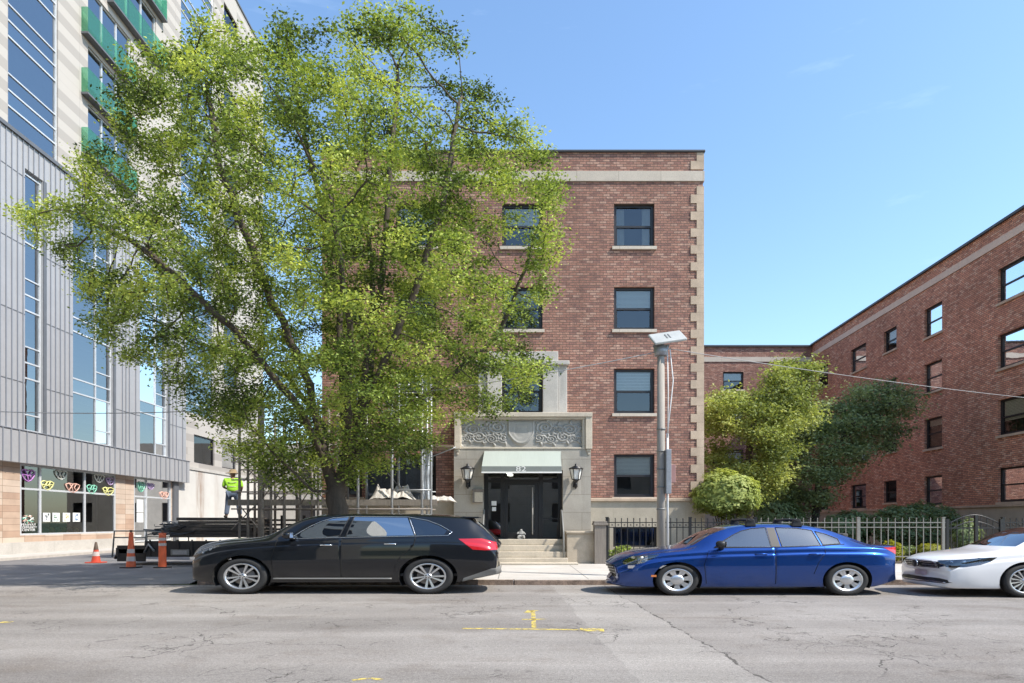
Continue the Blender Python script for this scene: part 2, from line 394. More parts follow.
ipaint('painted_line', [([(352,680.5),(370,678.5),(382,680)],.06)], 'faint yellow paint smear on the nearest road, bottom centre of photo')

# ---------------------------------------------------------------- walls with openings
def wall(mb, u0, u1, z0, z1, ops, depth=.22, m=0, y=0.0, mr=None):
    """wall in the local XZ plane at y, facing -y, with reveals going inwards"""
    us = sorted({u0, u1, *[min(max(v, u0), u1) for o in ops for v in o[:2]]}); zs = sorted({z0, z1, *[min(max(v, z0), z1) for o in ops for v in o[2:4]]})
    for a, b in zip(us[:-1], us[1:]):
        for c, d in zip(zs[:-1], zs[1:]):
            if b - a < 1e-6 or d - c < 1e-6: continue
            cx, cz = (a + b) / 2, (c + d) / 2
            if any(o[0] < cx < o[1] and o[2] < cz < o[3] for o in ops): continue
            mb.face([(a,y,c),(b,y,c),(b,y,d),(a,y,d)], m)
    mr = m if mr is None else mr
    for o in ops:
        a, b, c, d = o[:4]; e = y + depth
        mb.face([(a,y,c),(a,y,d),(a,e,d),(a,e,c)], mr); mb.face([(b,y,c),(b,e,c),(b,e,d),(b,y,d)], mr)
        mb.face([(a,y,d),(b,y,d),(b,e,d),(a,e,d)], mr); mb.face([(a,y,c),(a,e,c),(b,e,c),(b,y,c)], mr)
_cache = {}
def window(parent, u0, u1, z0, z1, y=.12, sill=None, style='hung', room=True, blind=None, group=None, ac=False, sillm=None):
    """double-hung window: frame (this object) with pane, sill and blind as its children"""
    wd, ht = round(u1 - u0, 3), round(z1 - z0, 3); key = (wd, ht, style)
    if key not in _cache:
        f = MB(); t = min(.085, ht * .08); tx = t * 1.25; d0, d1 = 0, .09
        f.box(0, tx, d0, d1, 0, ht); f.box(wd - tx, wd, d0, d1, 0, ht); f.box(tx, wd - tx, d0, d1, 0, t); f.box(tx, wd - tx, d0, d1, ht - t, ht)
        if style == 'hung':
            f.box(tx, wd - tx, .012, .075, ht * .5 - .035, ht * .5 + .035)
            s = .03
            f.box(tx, tx + s, .035, .07, t, ht * .5 - .035); f.box(wd - tx - s, wd - tx, .035, .07, t, ht * .5 - .035)
            f.box(tx + s, wd - tx - s, .035, .07, t, t + s)
        p = MB(); p.face([(tx * .6, .055, t * .6), (wd - tx * .6, .055, t * .6), (wd - tx * .6, .055, ht - t * .6), (tx * .6, .055, ht - t * .6)])
        _cache[key] = (f.mesh('window', M['frame']), p.mesh('pane', M['glass']))
    fm, pme = _cache[key]
    o = link('window', fm, parent, (u0, y, z0)); link('pane', pme, o)
    if sill:
        k = ('s', wd, sillm.name if sillm else '')
        if k not in _cache: _cache[k] = MB().box(-.07, wd + .07, -y - .07, .02, -.11, -.003).mesh('sill', sillm or M['belt'])
        link('sill', _cache[k], o)
    if room:
        k = ('r', wd, ht)
        if k not in _cache:
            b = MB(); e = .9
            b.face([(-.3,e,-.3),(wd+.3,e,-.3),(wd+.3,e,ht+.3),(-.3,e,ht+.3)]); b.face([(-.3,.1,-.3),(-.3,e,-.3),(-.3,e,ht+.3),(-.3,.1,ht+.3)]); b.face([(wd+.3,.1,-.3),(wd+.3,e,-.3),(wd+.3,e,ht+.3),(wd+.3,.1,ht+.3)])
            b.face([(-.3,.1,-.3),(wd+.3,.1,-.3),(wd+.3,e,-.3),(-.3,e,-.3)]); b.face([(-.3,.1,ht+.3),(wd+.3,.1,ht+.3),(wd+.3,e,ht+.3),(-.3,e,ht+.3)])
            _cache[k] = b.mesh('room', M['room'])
        link('room', _cache[k], o)
    if blind:
        kind, frac = blind
        b = MB(); z_ = ht * (1 - frac)
        if kind == 'blind':
            n = 14
            for i in range(n):
                a = z_ + (ht - .08 - z_) * i / n; c = z_ + (ht - .08 - z_) * (i + .9) / n
                b.face([(.1,.10,a),(wd-.1,.10,a),(wd-.1,.115,c),(.1,.115,c)])
            b.build('blind', M['blind'], o)
        else:
            n = 16
            for s0, s1 in ((.08, .08 + (wd - .16) * frac * .5), (wd - .08 - (wd - .16) * frac * .5, wd - .08)):
                for i in range(n):
                    a = s0 + (s1 - s0) * i / n; c = s0 + (s1 - s0) * (i + 1) / n
                    b.face([(a,.12 + .03 * (i % 2),.06),(c,.12 + .03 * ((i + 1) % 2),.06),(c,.12 + .03 * ((i + 1) % 2),ht-.06),(a,.12 + .03 * (i % 2),ht-.06)])
            b.build('curtain', M['curtain'], o)
    return o

# ---------------------------------------------------------------- the brick apartment block with the entrance
K = F / FAC
def ux(px): return (px - 512) / K
def uz(py): return CAMH + (HOR - py) / K
main = thing('apartment_building', 'four-storey red brick block with stone entrance and mint awning, facing the street', 'building', (0, FAC, 0))
ROOF = uz(152.6); LEFT = ux(322); RIGHT = ux(703)
cols = [(614, 654.5), (502, 542.5), (395.5, 436), (338, 362)]
rows = [(2.41, 3.94), (5.39, 6.99), (8.38, 9.91), (11.33, 12.86)]
ops = []
for i, (a, b) in enumerate(cols):
    for j, (c, d) in enumerate(rows):
        if i == 1 and j == 0: continue
        ops.append((ux(a), ux(b), c, d))
ent = (ux(455), ux(590))
door = (ux(484), ux(562), .92, uz(471))
bas = (ux(613), ux(657), uz(547), uz(527)); bas2 = (ux(395), ux(437), uz(547), uz(527))
TR = 2.37
b = MB()
wall(b, LEFT, ent[0], TR, ROOF, [o for o in ops if o[1] < ent[0] + .01])
mid = [o for o in ops if o[0] > ent[0] and o[1] < ent[1]]
ENT_TOP = uz(416)
wall(b, ent[0], ent[1], ENT_TOP, ROOF, mid)
wall(b, ent[1], RIGHT, TR, ROOF, [o for o in ops if o[0] > ent[1]])
DEPTH = 26.0
b.face([(RIGHT,0,.13),(RIGHT,DEPTH,.13),(RIGHT,DEPTH,ROOF),(RIGHT,0,ROOF)]); b.face([(LEFT,DEPTH,.13),(LEFT,0,.13),(LEFT,0,ROOF),(LEFT,DEPTH,ROOF)])
b.face([(LEFT,0,ROOF-.12),(RIGHT,0,ROOF-.12),(RIGHT,DEPTH,ROOF-.12),(LEFT,DEPTH,ROOF-.12)])
b.build('brick_wall', M['brick'], main)
b = MB(); wall(b, LEFT - .0, ent[0], 0, TR - .12, [bas2], .25, y=-.05); wall(b, ent[1], RIGHT + .05, 0, TR - .12, [bas], .25, y=-.05)
b.face([(RIGHT+.05,-.05,0),(RIGHT+.05,DEPTH,0),(RIGHT+.05,DEPTH,TR-.12),(RIGHT+.05,-.05,TR-.12)])
b.build('foundation', M['base'], main)
b = MB(); b.box(LEFT, ent[0], -.13, .02, TR - .12, TR); b.box(ent[1], RIGHT + .13, -.13, .02, TR - .12, TR); b.box(RIGHT-.02, RIGHT + .13, .02, DEPTH, TR - .12, TR)
b.build('water_table', M['quoin'], main, bevel=.02)
z0, z1 = uz(181.5), uz(171.5)
b = MB(); b.box(LEFT, RIGHT + .04, -.045, .02, z0, z1); b.box(RIGHT - .02, RIGHT + .045, .02, DEPTH, z0, z1); b.build('belt_course', M['belt'], main)
b = MB(); b.box(LEFT - .05, RIGHT + .07, -.07, .28, ROOF, ROOF + .075); b.box(RIGHT - .28, RIGHT + .07, .28, DEPTH, ROOF, ROOF + .075); b.box(LEFT - .05, LEFT + .28, .28, DEPTH, ROOF, ROOF + .075)
b.build('roof_coping', M['coping'], main, bevel=.015)
b = MB(); z = TR; i = 0; split_done = False
while z < ROOF - .05:
    if z1 > z > z0 - .3 and z < z0: zz = z0
    h = .30; top = min(z + h - .004, ROOF - .01)
    wdt = ux(703) - (ux(690.5) if i % 2 else ux(696.5))
    if not (z < z1 and top > z0): b.box(RIGHT - wdt, RIGHT + .03, -.03, .03, z, top); b.box(RIGHT - .001, RIGHT + .03, .03, (.55 if i % 2 else .85), z, top)
    z += h; i += 1
    if z > z0 and not split_done: split_done = True; b.build('quoins', M['quoin'], main); b = MB()
b.build('quoins', M['quoin'], main)
blinds = {(0,3):('curtain',.5), (0,2):('blind',.45), (0,1):('blind',.52), (0,0):('blind',.5), (1,2):('blind',.3), (1,1):None}
for i, (a, b_) in enumerate(cols):
    for j, (c, d) in enumerate(rows):
        if i == 1 and j == 0: continue
        window(main, ux(a), ux(b_), c, d, sill=not (i == 1 and j == 1), blind=blinds.get((i, j), ('blind', random.choice((.3,.5,.7)))))
window(main, bas[0], bas[1], bas[2], bas[3], y=.08, style='fixed')
window(main, bas2[0], bas2[1], bas2[2], bas2[3], y=.08, style='fixed')
# entrance surround
sy = -.42
b = MB(); RZ = uz(449)
wall(b, ent[0], ent[1] - .02, .13, RZ, [door], .55, y=sy)
b.face([(ent[1]-.02,sy,.13),(ent[1]-.02,0,.13),(ent[1]-.02,0,RZ),(ent[1]-.02,sy,RZ)]); b.face([(ent[0],0,.13),(ent[0],sy,.13),(ent[0],sy,RZ),(ent[0],0,RZ)])
surround = b.build('stone_surround', M['stone'], main)
# carved panel: a height field of scrolls and a shield
def relief(mb, x0, x1, z0, z1, y):
    nx, nz = 300, 80; S = []
    cx = (x0 + x1) / 2 - .02; W = x1 - x0; H = z1 - z0
    curls = []
    for sgn in (-1, 1):
        for k in range(9):
            px = cx + sgn * (.62 + k * .215); pz = z0 + H * (.34 + .34 * (k % 2)) + .05 * math.sin(k * 2.1)
            curls.append((px, pz, .17 + .05 * math.sin(k * 1.7), sgn * (1 if k % 2 else -1), k * 1.3))
    xs = np.linspace(x0, x1, nx); zs = np.linspace(z0, z1, nz); XX, ZZ = np.meshgrid(xs, zs)
    h = np.zeros_like(XX)
    for (px, pz, r, sg, ph) in curls:
        dx = (XX - px) / 1.3; dz = ZZ - pz; rr = np.sqrt(dx * dx + dz * dz) + 1e-6; th = np.arctan2(dz, dx) * sg + ph
        sp = np.abs(((rr / r * 2.2 - th / (2 * np.pi)) % 1) - .5) * 2
        m = np.clip((r * 1.25 - rr) / .05, 0, 1); h = np.maximum(h, m * np.clip(1.35 - sp * 1.9, 0, 1))
        for q in range(5):
            a = ph + q * 1.25; lx = px + math.cos(a) * r * 1.35 * 1.3; lz = pz + math.sin(a) * r * 1.25
            ddx = ((XX - lx) * math.cos(a) / 1.3 + (ZZ - lz) * math.sin(a)) / .085; ddz = (-(XX - lx) * math.sin(a) / 1.3 + (ZZ - lz) * math.cos(a)) / .035
            h = np.maximum(h, np.clip(1.2 - (ddx ** 2 + ddz ** 2), 0, 1))
    # heart-shaped shield with a smaller crest inside
    sx = np.abs(XX - cx) / (.47); sz = (ZZ - z0) / H
    shield = np.minimum(np.clip((1 - sx) * 12, 0, 1), np.clip((sz - (.06 + .42 * np.clip(sx, 0, 1) ** 2.2)) * 10, 0, 1)) * np.clip((.97 - sz) * 14, 0, 1)
    clear = (np.abs(XX - cx) < .52); h = np.where(clear, 0, h * .9)
    ix = np.abs(XX - cx) / .25; inner = np.minimum(np.clip((1 - ix) * 9, 0, 1), np.clip((sz - (.27 + .2 * np.clip(ix, 0, 1) ** 2)) * 10, 0, 1)) * np.clip((.80 - sz) * 12, 0, 1)
    fig = np.clip(1 - ((XX - cx) / .07) ** 2 - ((sz - .56) / .17) ** 2, 0, 1) + np.clip(1 - ((np.abs(XX - cx) - .15) / .035) ** 2 - ((sz - .55) / .12) ** 2, 0, 1)
    rimS = shield * (1 - np.minimum(np.clip((.93 - sx) * 14, 0, 1), np.clip((sz - (.14 + .42 * np.clip(sx, 0, 1) ** 2.2)) * 12, 0, 1))); h = h + shield * .9 + rimS * .5 - inner * .22
    i0 = len(mb.v)
    for j in range(nz):
        for i in range(nx): mb.v.append((float(XX[j, i]), y - .05 * float(h[j, i]), float(ZZ[j, i])))
    for j in range(nz - 1):
        for i in range(nx - 1):
            a = i0 + j * nx + i; mb.f.append((a, a + 1, a + 1 + nx, a + nx)); mb.m.append(0); mb.sm.append(True)
b = MB(); relief(b, ux(462), ux(581), uz(448.5), uz(421), sy + .10); b.build('carved_panel', M['stone_plain'], main)
# lintel over the panel, stepped side frames and corbels
t0, t1 = uz(420.5), uz(414.8)
b = MB(); b.box(ent[0] + .0, ent[1] + .02, sy - .12, 0, t0 + .05, t1); b.box(ent[0] + .06, ent[1] - .04, sy - .05, 0, t0 - .02, t0 + .05)
for (a, c) in ((ux(455.5), ux(461.5)), (ux(584), ux(590.5))):
    b.box(a, c, sy - .09, 0, uz(450.5), t0 + .05); b.box(a + .04, c - .04, sy - .05, sy + .2, uz(453), uz(450.5)); b.box(a + .07, c - .07, sy - .03, sy + .1, uz(456), uz(453))
b.box(ux(581), ux(584), sy - .02, sy + .12, uz(449), t0 - .02); b.box(ux(461.5), ux(462.3), sy - .02, sy + .12, uz(449), t0 - .02)
b.box(ux(461.5), ux(584), sy - .02, sy + .1, uz(450.5), uz(448.6))
b.build('stone_lintel', M['step'], main, bevel=.02)
# first-floor window surround with pilasters
b = MB(); w0, w1 = ux(502), ux(542.5)
for (a, c) in ((w1, ux(558)), (ux(558), ux(567)), (ux(478), ux(487)), (ux(487), w0)):
    wide = (c - a) > .4; yy = -.17 if wide else -.09
    b.box(a + .003, c - .003, yy, .0, ENT_TOP + .12, uz(366)); b.box(a - .02, c + .02, yy - .05, 0, ENT_TOP, ENT_TOP + .12)
b.box(ux(476), ux(569), -.24, 0, uz(366), uz(362)); b.box(ux(487), ux(558), -.12, 0, uz(362), uz(352)); b.box(w0, w1, -.17, .0, 5.25, 5.385)
b.build('window_surround', M['concrete'], main, bevel=.02)
# steps, plinths
b = MB(); s0, s1 = ux(483), ux(564); n = 4
for i in range(n):
    b.box(s0, s1, sy - 1.15 + i * .30, sy + .4, .13 + i * .1975, .13 + (i + 1) * .1975 - .004)
b.box(s0 - .3, s1 + .3, sy - 1.65, sy - 1.15, .131, .19)
b.build('steps', M['step'], main, bevel=.015)
b = MB(); b.box(ux(563.5) , ux(590), sy - .95, sy - .003, .13, 1.13); b.box(ux(563.5) - .03, ux(590) + .05, sy - 1.0, sy - .003, 1.13, 1.21)
b.build('plinth', M['rough_stone'], main, bevel=.02); b = MB(); b.box(ux(456), ux(482.5), sy - .95, sy - .003, .13, 1.13); b.box(ux(456) - .03, ux(482.5) + .03, sy - 1.0, sy - .003, 1.13, 1.21)
b.build('plinth', M['rough_stone'], main, bevel=.02)
# lobby behind the glass doors
b = MB(); x0, x1 = door[0] - .5, door[1] + .5; e0, e1 = sy + .551, sy + 4.5
b.face([(x0,e1,.9),(x1,e1,.9),(x1,e1,3.9),(x0,e1,3.9)]); b.face([(x0,e0,.9),(x0,e1,.9),(x0,e1,3.9),(x0,e0,3.9)]); b.face([(x1,e0,.9),(x1,e0,3.9),(x1,e1,3.9),(x1,e1,.9)])
b.face([(x0,e0,.915),(x1,e0,.915),(x1,e1,.915),(x0,e1,.915)]); b.face([(x0,e0,3.5),(x0,e1,3.5),(x1,e1,3.5),(x1,e0,3.5)])
M['lobby'] = pm('pale_lobby_wall', (.16,.145,.13), .7); b.build('lobby', M['lobby'], main)
t = NT('lobby_lamp_glow'); t.col((.9,.9,.9)); t.b.inputs['Emission Color'].default_value = (1,.97,.9,1); t.b.inputs['Emission Strength'].default_value = 3; M['lamp'] = t.mat
for k, (lx, ly) in enumerate(((ux(505), .9), (ux(509), 2.1), (ux(510), 3.2))):
    b = MB(); b.lathe([(.0,-.05),(.08,-.04),(.09,0),(.09,.03)], (lx, sy + .551 + ly, 3.44), 14, sx=1.3); b.build('ceiling_lamp', M['lamp'], main)
# glazed door screen
fr = MB(); y0, y1 = sy + .42, sy + .50; dx0, dx1, dz0, dz1 = door
tz = uz(481)
for (a, c) in ((dx0, dx0 + .16), (ux(500.5), ux(504)), (ux(538.5), ux(543)), (dx1 - .14, dx1)): fr.box(a, c, y0, y1, dz0, dz1)
fr.box(dx0 + .16, dx1 - .14, y0 + .002, y1 - .002, tz - .05, tz + .06); fr.box(dx0 + .16, dx1 - .14, y0 + .002, y1 - .002, dz0, dz0 + .06)
fr.box(dx0 + .16, dx1 - .14, y0 + .002, y1 - .002, dz1 - .05, dz1); fr.box(ux(540.5)-.0, dx1 - .14, y0 + .003, y1 - .003, 1.62, 1.66)
df = fr.build('door_frame', M['black'], main)
b = MB(); b.face([(dx0 + .16, sy + .46, dz0), (ux(501), sy + .46, dz0), (ux(501), sy + .46, dz1), (dx0 + .16, sy + .46, dz1)]); b.face([(ux(542), sy + .46, dz0), (dx1 - .14, sy + .46, dz0), (dx1 - .14, sy + .46, dz1), (ux(542), sy + .46, dz1)])
b.face([(ux(503), sy + .46, tz), (ux(540), sy + .46, tz), (ux(540), sy + .46, dz1), (ux(503), sy + .46, dz1)])
b.build('side_pane', M['doorglass'], df)
d = MB(); a, c = ux(504) + .01, ux(538.5) - .01
d.box(a, a + .13, y0 + .01, y1 - .01, dz0 + .06, tz - .05); d.box(c - .13, c, y0 + .01, y1 - .01, dz0 + .06, tz - .05); d.box(a + .13, c - .13, y0 + .012, y1 - .012, dz0 + .06, dz0 + .24); d.box(a + .13, c - .13, y0 + .012, y1 - .012, tz - .15, tz - .05)
dr = d.build('door', M['black'], main)
b = MB(); b.face([(a + .1, sy + .46, dz0 + .2), (c - .1, sy + .46, dz0 + .2), (c - .1, sy + .46, tz - .1), (a + .1, sy + .46, tz - .1)]); b.build('pane', M['doorglass'], dr)
b = MB(); hx_ = ux(532.5); b.tube([(hx_, y0 + .02, 1.08), (hx_, y0 - .07, 1.1), (hx_, y0 - .07, 2.72), (hx_, y0 + .02, 2.74)], .022, 6); b.build('handle', M['concrete'], dr)  # handle drawn tall and pale in place of a bright streak in the glass
b = MB(); b.box(ux(491.5), ux(496.5), sy + .445, sy + .455, uz(505.5), uz(501)); b.box(ux(492), ux(496), sy + .445, sy + .455, uz(511), uz(507)); b.build('notice', M['white'], df)
# handrails at the steps
for hx in (ux(484.5), ux(560.5)):
    b = MB(); b.tube([(hx, sy + .2, 1.0), (hx, sy + .2, 1.95), (hx, sy - .15, 1.92), (hx, sy - .95, 1.12), (hx, sy - 1.0, .2)], .028, 8); b.build('handrail', M['greypaint'], main)
# awning
ax0, ax1 = ux(485), ux(560); az1 = uz(452.5); pr = .75
fx = 640 / (FAC + sy - pr)
vx0, vx1 = (481.8 - 512) / fx, (561.5 - 512) / fx; vt = CAMH + (HOR - 466.3) / fx; vb = CAMH + (HOR - 471.6) / fx
aw = MB()
P = [(ax0, sy - .02, az1), (ax1, sy - .02, az1), (vx1, sy - pr, vt), (vx0, sy - pr, vt)]
n = 10
for i in range(n):
    for jj in range(6):
        def q(u, v):
            l_ = Vector(P[0]).lerp(Vector(P[3]), v); r_ = Vector(P[1]).lerp(Vector(P[2]), v); o = l_.lerp(r_, u); o.z -= .012 * math.sin(v * math.pi) * (1 + .6 * math.cos(u * 2 * math.pi * 3)); return o
        aw.face([q(i / n, jj / 6), q((i + 1) / n, jj / 6), q((i + 1) / n, (jj + 1) / 6), q(i / n, (jj + 1) / 6)], 0, True)
aw.face([P[0], P[3], (vx0, sy - pr, vb), (ax0, sy - .02, vb)], 0); aw.face([P[1], P[2], (vx1, sy - pr, vb), (ax1, sy - .02, vb)], 0)
awo = aw.build('awning', M['awning'], main)
b = MB(); b.box(vx0 - .005, vx1 + .005, sy - pr - .02, sy - pr - .002, vb, vt); b.build('valance', M['awning_edge'], awo)
b = MB(); b.box(vx0 - .01, vx1 + .01, sy - pr - .03, sy - pr + .0, vb - .05, vb - .002); b.build('valance_edge', M['white'], awo)
nb = text_mesh('number', '82', .24, M['white'], awo, ((521 - 512) / fx, sy - pr - .026, (vt + vb) / 2 - .01), (R(90), 0, 0))
nb.scale = (1.5, 1, 1)
# intercom box
b = MB(); b.box(ux(473.5), ux(484), sy - .16, sy - .003, uz(503), uz(491.5)); b.box(ux(473.5) - .02, ux(484), sy - .2, sy - .003, uz(491.5), uz(490))
ib = b.build('intercom_box', M['rust_shade'], main); b = MB(); b.box(ux(475.5), ux(483.5), sy - .166, sy - .15, uz(502.5), uz(493)); b.build('intercom_panel', M['step'], ib)
# wall lanterns
M['lantern_glass'] = pm('frosted_lantern_glass', (.75,.74,.70), .35)
for lx, lab in ((ux(469), 'black wall lantern left of the mint awning, above the intercom'), (ux(574), 'black wall lantern right of the mint awning, above the rough plinth')):
    ln = thing('wall_lantern', lab, 'lamp', (lx, FAC + sy, uz(475)), group='lanterns beside the entrance')
    b = MB(); b.lathe([(.02,.34),(.04,.32),(.03,.28),(.20,.18),(.205,.15),(.17,.14)], (0,-.30,0), 8, sx=1.25)
    b.lathe([(.10,-.22),(.12,-.20),(.06,-.26),(.02,-.34)], (0,-.30,0), 8, sx=1.25)
    for k in range(6):
        a = k * math.pi / 3; b.bar((math.cos(a) * .175 * 1.25, -.30 + math.sin(a) * .175, .15), (math.cos(a) * .115 * 1.25, -.30 + math.sin(a) * .115, -.21), .022, .022)
    b.tube([(0,-.30,-.3),(0,-.30,-.42),(0,-.2,-.5),(0,-.06,-.42),(0,-.02,-.36)], .028, 6, sx=1.25); b.build('lantern_frame', M['black'], ln)
    b = MB(); b.box(-.08,.08,-.03,-.003,-.46,-.24); b.build('wall_plate', M['black'], ln)
    b = MB(); b.lathe([(.0,-.2),(.10,-.2),(.155,.14),(.0,.14)], (0,-.30,0), 6, sm=False, sx=1.25); b.build('glass', M['lantern_glass'], ln)
# ---------------------------------------------------------------- right-hand brick wing along the courtyard, and the rear wing
TS = 26 / F; RC = 20.7; YF = F * RC / (812 - 538)          # far corner depth
nrm = math.hypot(1, TS)
wing_x = lambda Y: TS * Y + RC
def wu(px): Y = F * RC / (px - 538); return (YF - Y) * nrm
wing = thing('apartment_wing', 'long red brick wing in shade running back along the right side of the courtyard', 'building', (wing_x(YF), YF, 0), math.atan2(-1, -TS))
WEND = (YF - 22.9) * nrm
wcols = [(818, 828), (851, 866), (884, 896.5), (924.5, 942), (998, 1036)]
wops = []
for i, (a, c) in enumerate(wcols):
    for j, (z0, z1) in enumerate(rows):
        if i == 2: z0 += .25
        wops.append((wu(a), wu(c), z0, z1))
u = wu(1036) + 1.2
for k in range(1 if u + 1.8 < WEND else 0):
    for (z0, z1) in rows: wops.append((u, u + 1.5, z0, z1))
    u += 4
b = MB(); wall(b, 0, WEND, 2.3, 14.85, wops); b.face([(WEND,0,2.3),(WEND,12,2.3),(WEND,12,14.85),(WEND,0,14.85)]); b.face([(0,0,14.7),(WEND,0,14.7),(WEND,12,14.7),(0,12,14.7)])
b.build('brick_wall', M['brick2'], wing)
b = MB(); wall(b, 0, WEND, 0, 2.2, [], y=-.05); b.face([(WEND,-.05,0),(WEND,12,0),(WEND,12,2.2),(WEND,-.05,2.2)]); b.build('foundation', M['base'], wing)
b = MB(); b.box(0, WEND, -.12, .02, 2.2, 2.3); b.build('water_table', M['quoin'], wing)
M['belt_pink'] = stone_mat('pale_pink_belt_stone', (.66,.52,.42), .08)
b = MB(); b.box(0, WEND, -.04, .02, 13.93, 14.27); b.build('belt_course', M['belt_pink'], wing)
b = MB(); b.box(0, WEND + .1, -.13, .3, 14.85, 14.96); b.build('roof_coping', M['coping'], wing)
for k, o_ in enumerate(wops):
    wo = window(wing, *o_, sill=True, sillm=M['quoin'], blind=('blind', random.choice((.25,.4,.5,.6,.8))) if k % 4 else None)
    if k == 5:
        ac = MB(); wd_ = o_[1] - o_[0]; ac.box(.15, wd_ - .15, -.42, .05, .10, .55, 0); ac.box(.17, wd_ - .17, -.43, -.42, .13, .52, 1)
        for q in range(7): ac.box(.2, wd_ - .2, -.445, -.43, .16 + q * .05, .18 + q * .05, 0)
        ac.build('air_conditioner', [M['white'], M['blackp']], wo)
rear = thing('apartment_wing', 'low-looking brick rear wing closing the courtyard behind the pale green tree', 'building', (0, YF, 0))
KR = F / YF; ru = lambda px: (px - 512) / KR
rops = []
for (a, c) in ((723, 743.5), (768, 786)):
    for (z0, z1) in rows: rops.append((ru(a), ru(c), z0 + (.2 if True else 0), z1))
b = MB(); wall(b, 6.7, wing_x(YF) + 1, 2.3, 14.75, rops); b.face([(6.7,0,14.6),(30,0,14.6),(30,14,14.6),(6.7,14,14.6)]); b.build('brick_wall', M['brick'], rear)
b = MB(); wall(b, 6.7, wing_x(YF) + 1, 0, 2.3, [], y=-.04); b.build('foundation', M['base'], rear)
b = MB(); b.box(6.7, wing_x(YF) + .1, -.05, .02, 13.62, 13.98); b.build('belt_course', M['belt'], rear)
b = MB(); b.box(6.7, wing_x(YF) + .1, -.13, .3, 14.75, 14.86); b.build('roof_coping', M['coping'], rear)
for o_ in rops: window(rear, *o_, sill=True, blind=('blind', random.choice((.3,.5,.7))))

# ---------------------------------------------------------------- tall modern building on the left: metal podium, glass and cream panel tower
def panel_mat():
    t = NT('cream_striped_panels'); X, Y, Z = t.xyz(); h = .47
    row = t.math('FLOOR', t.math('DIVIDE', Z, h)); col = t.math('FLOOR', t.math('DIVIDE', X, 1.55))
    wn = t.n('TexWhiteNoise', noise_dimensions='2D'); t.l(t.comb(t.math('MULTIPLY', col, 1.0), row), wn.inputs['Vector'])
    odd = t.math('FLOORED_MODULO', row, 2.0); f = t.math('GREATER_THAN', t.math('ADD', t.math('MULTIPLY', odd, .55), t.math('MULTIPLY', wn.outputs['Value'], .5)), .62)
    c = t.mix(f, (.46,.425,.38), (.36,.33,.295))
    j = t.math('MAXIMUM', t.math('LESS_THAN', t.math('FRACT', t.math('DIVIDE', Z, h)), .03), t.math('LESS_THAN', t.math('FRACT', t.math('DIVIDE', X, 1.55)), .014))
    c = t.mix(t.math('MULTIPLY', j, .45), c, (.25,.22,.2)); t.col(c); t.set(rough=.7); return t.mat
def tile_mat():
    t = NT('tan_masonry_tiles'); X, Y, Z = t.xyz()
    h = .28; row = t.math('FLOOR', t.math('DIVIDE', Z, h)); wn = t.n('TexWhiteNoise', noise_dimensions='2D')
    col = t.math('FLOOR', t.math('DIVIDE', X, 1.25)); t.l(t.comb(col, row), wn.inputs['Vector'])
    c = t.ramp(wn.outputs['Value'], [(0, (.54,.43,.34)), (.35, (.48,.35,.26)), (.6, (.56,.46,.37)), (.85, (.42,.29,.21))], 'CONSTANT')
    g = t.rng(t.noise(2, 4), .3, .7, .9, 1.1); c = t.mix(1.0, c, t.comb(g, g, g), 'MULTIPLY')
    j = t.math('MAXIMUM', t.math('LESS_THAN', t.math('FRACT', t.math('DIVIDE', Z, h)), .05), t.math('LESS_THAN', t.math('FRACT', t.math('DIVIDE', X, 1.25)), .014))
    t.col(t.mix(j, c, (.2,.13,.09))); t.set(rough=.8); return t.mat
M['panel'] = panel_mat(); M['tile'] = tile_mat()
M['zinc'] = pm('silver_grey_metal_cladding', (.37,.367,.37), .5, metal=.1, var=.08, scale=.6)
M['zinc_seam'] = pm('cladding_seam', (.24,.25,.275), .5, metal=.1, var=.05)
M['zinc_dark'] = pm('dark_grey_jamb', (.12,.125,.135), .5)
M['mull'] = pm('pale_aluminium_mullion', (.60,.62,.63), .4, metal=.2)
def stucco_mat():
    t = NT('stained_white_stucco'); X, Y, Z = t.xyz(); g = t.rng(t.noise(.8, 5), .3, .7, .92, 1.06)
    c = t.mix(1.0, (.58,.56,.52), t.comb(g, g, g), 'MULTIPLY')
    s = t.noise(1.0, 5, .65, t.comb(t.math('MULTIPLY', X, 3.2), t.math('MULTIPLY', Z, .35)))
    band = t.rng(t.math('ABSOLUTE', t.math('SUBTRACT', X, 45.1)), .35, .75, 1, 0); band2 = t.rng(t.math('ABSOLUTE', t.math('SUBTRACT', X, 47.6)), .1, .5, .45, 0)
    st = t.math('MULTIPLY', t.rng(s, .38, .62), t.math('MAXIMUM', band, band2)); c = t.mix(t.math('MULTIPLY', st, .75), c, (.26,.16,.10))
    t.col(c); t.set(rough=.85); return t.mat
M['stucco'] = stucco_mat()
gt = NT('green_safety_glass'); tr = gt.n('BsdfTransparent'); tr.inputs['Color'].default_value = (.50,.84,.66,1); gl = gt.n('BsdfDiffuse'); gl.inputs['Color'].default_value = (.13,.36,.24,1)
gg = gt.n('BsdfGlossy'); gg.inputs['Roughness'].default_value = .05
m1 = gt.n('MixShader'); m1.inputs[0].default_value = .18; gt.l(tr.outputs[0], m1.inputs[1]); gt.l(gl.outputs[0], m1.inputs[2])
m2 = gt.n('MixShader'); m2.inputs[0].default_value = .10; gt.l(m1.outputs[0], m2.inputs[1]); gt.l(gg.outputs[0], m2.inputs[2]); gt.l(m2.outputs[0], gt.t.nodes['Material Output'].inputs[0]); M['green'] = gt.mat

tower = thing('office_building', 'tall modern building on the left with grey metal podium, glass strips and cream striped tower', 'building', (LX, 0, 0), R(90))
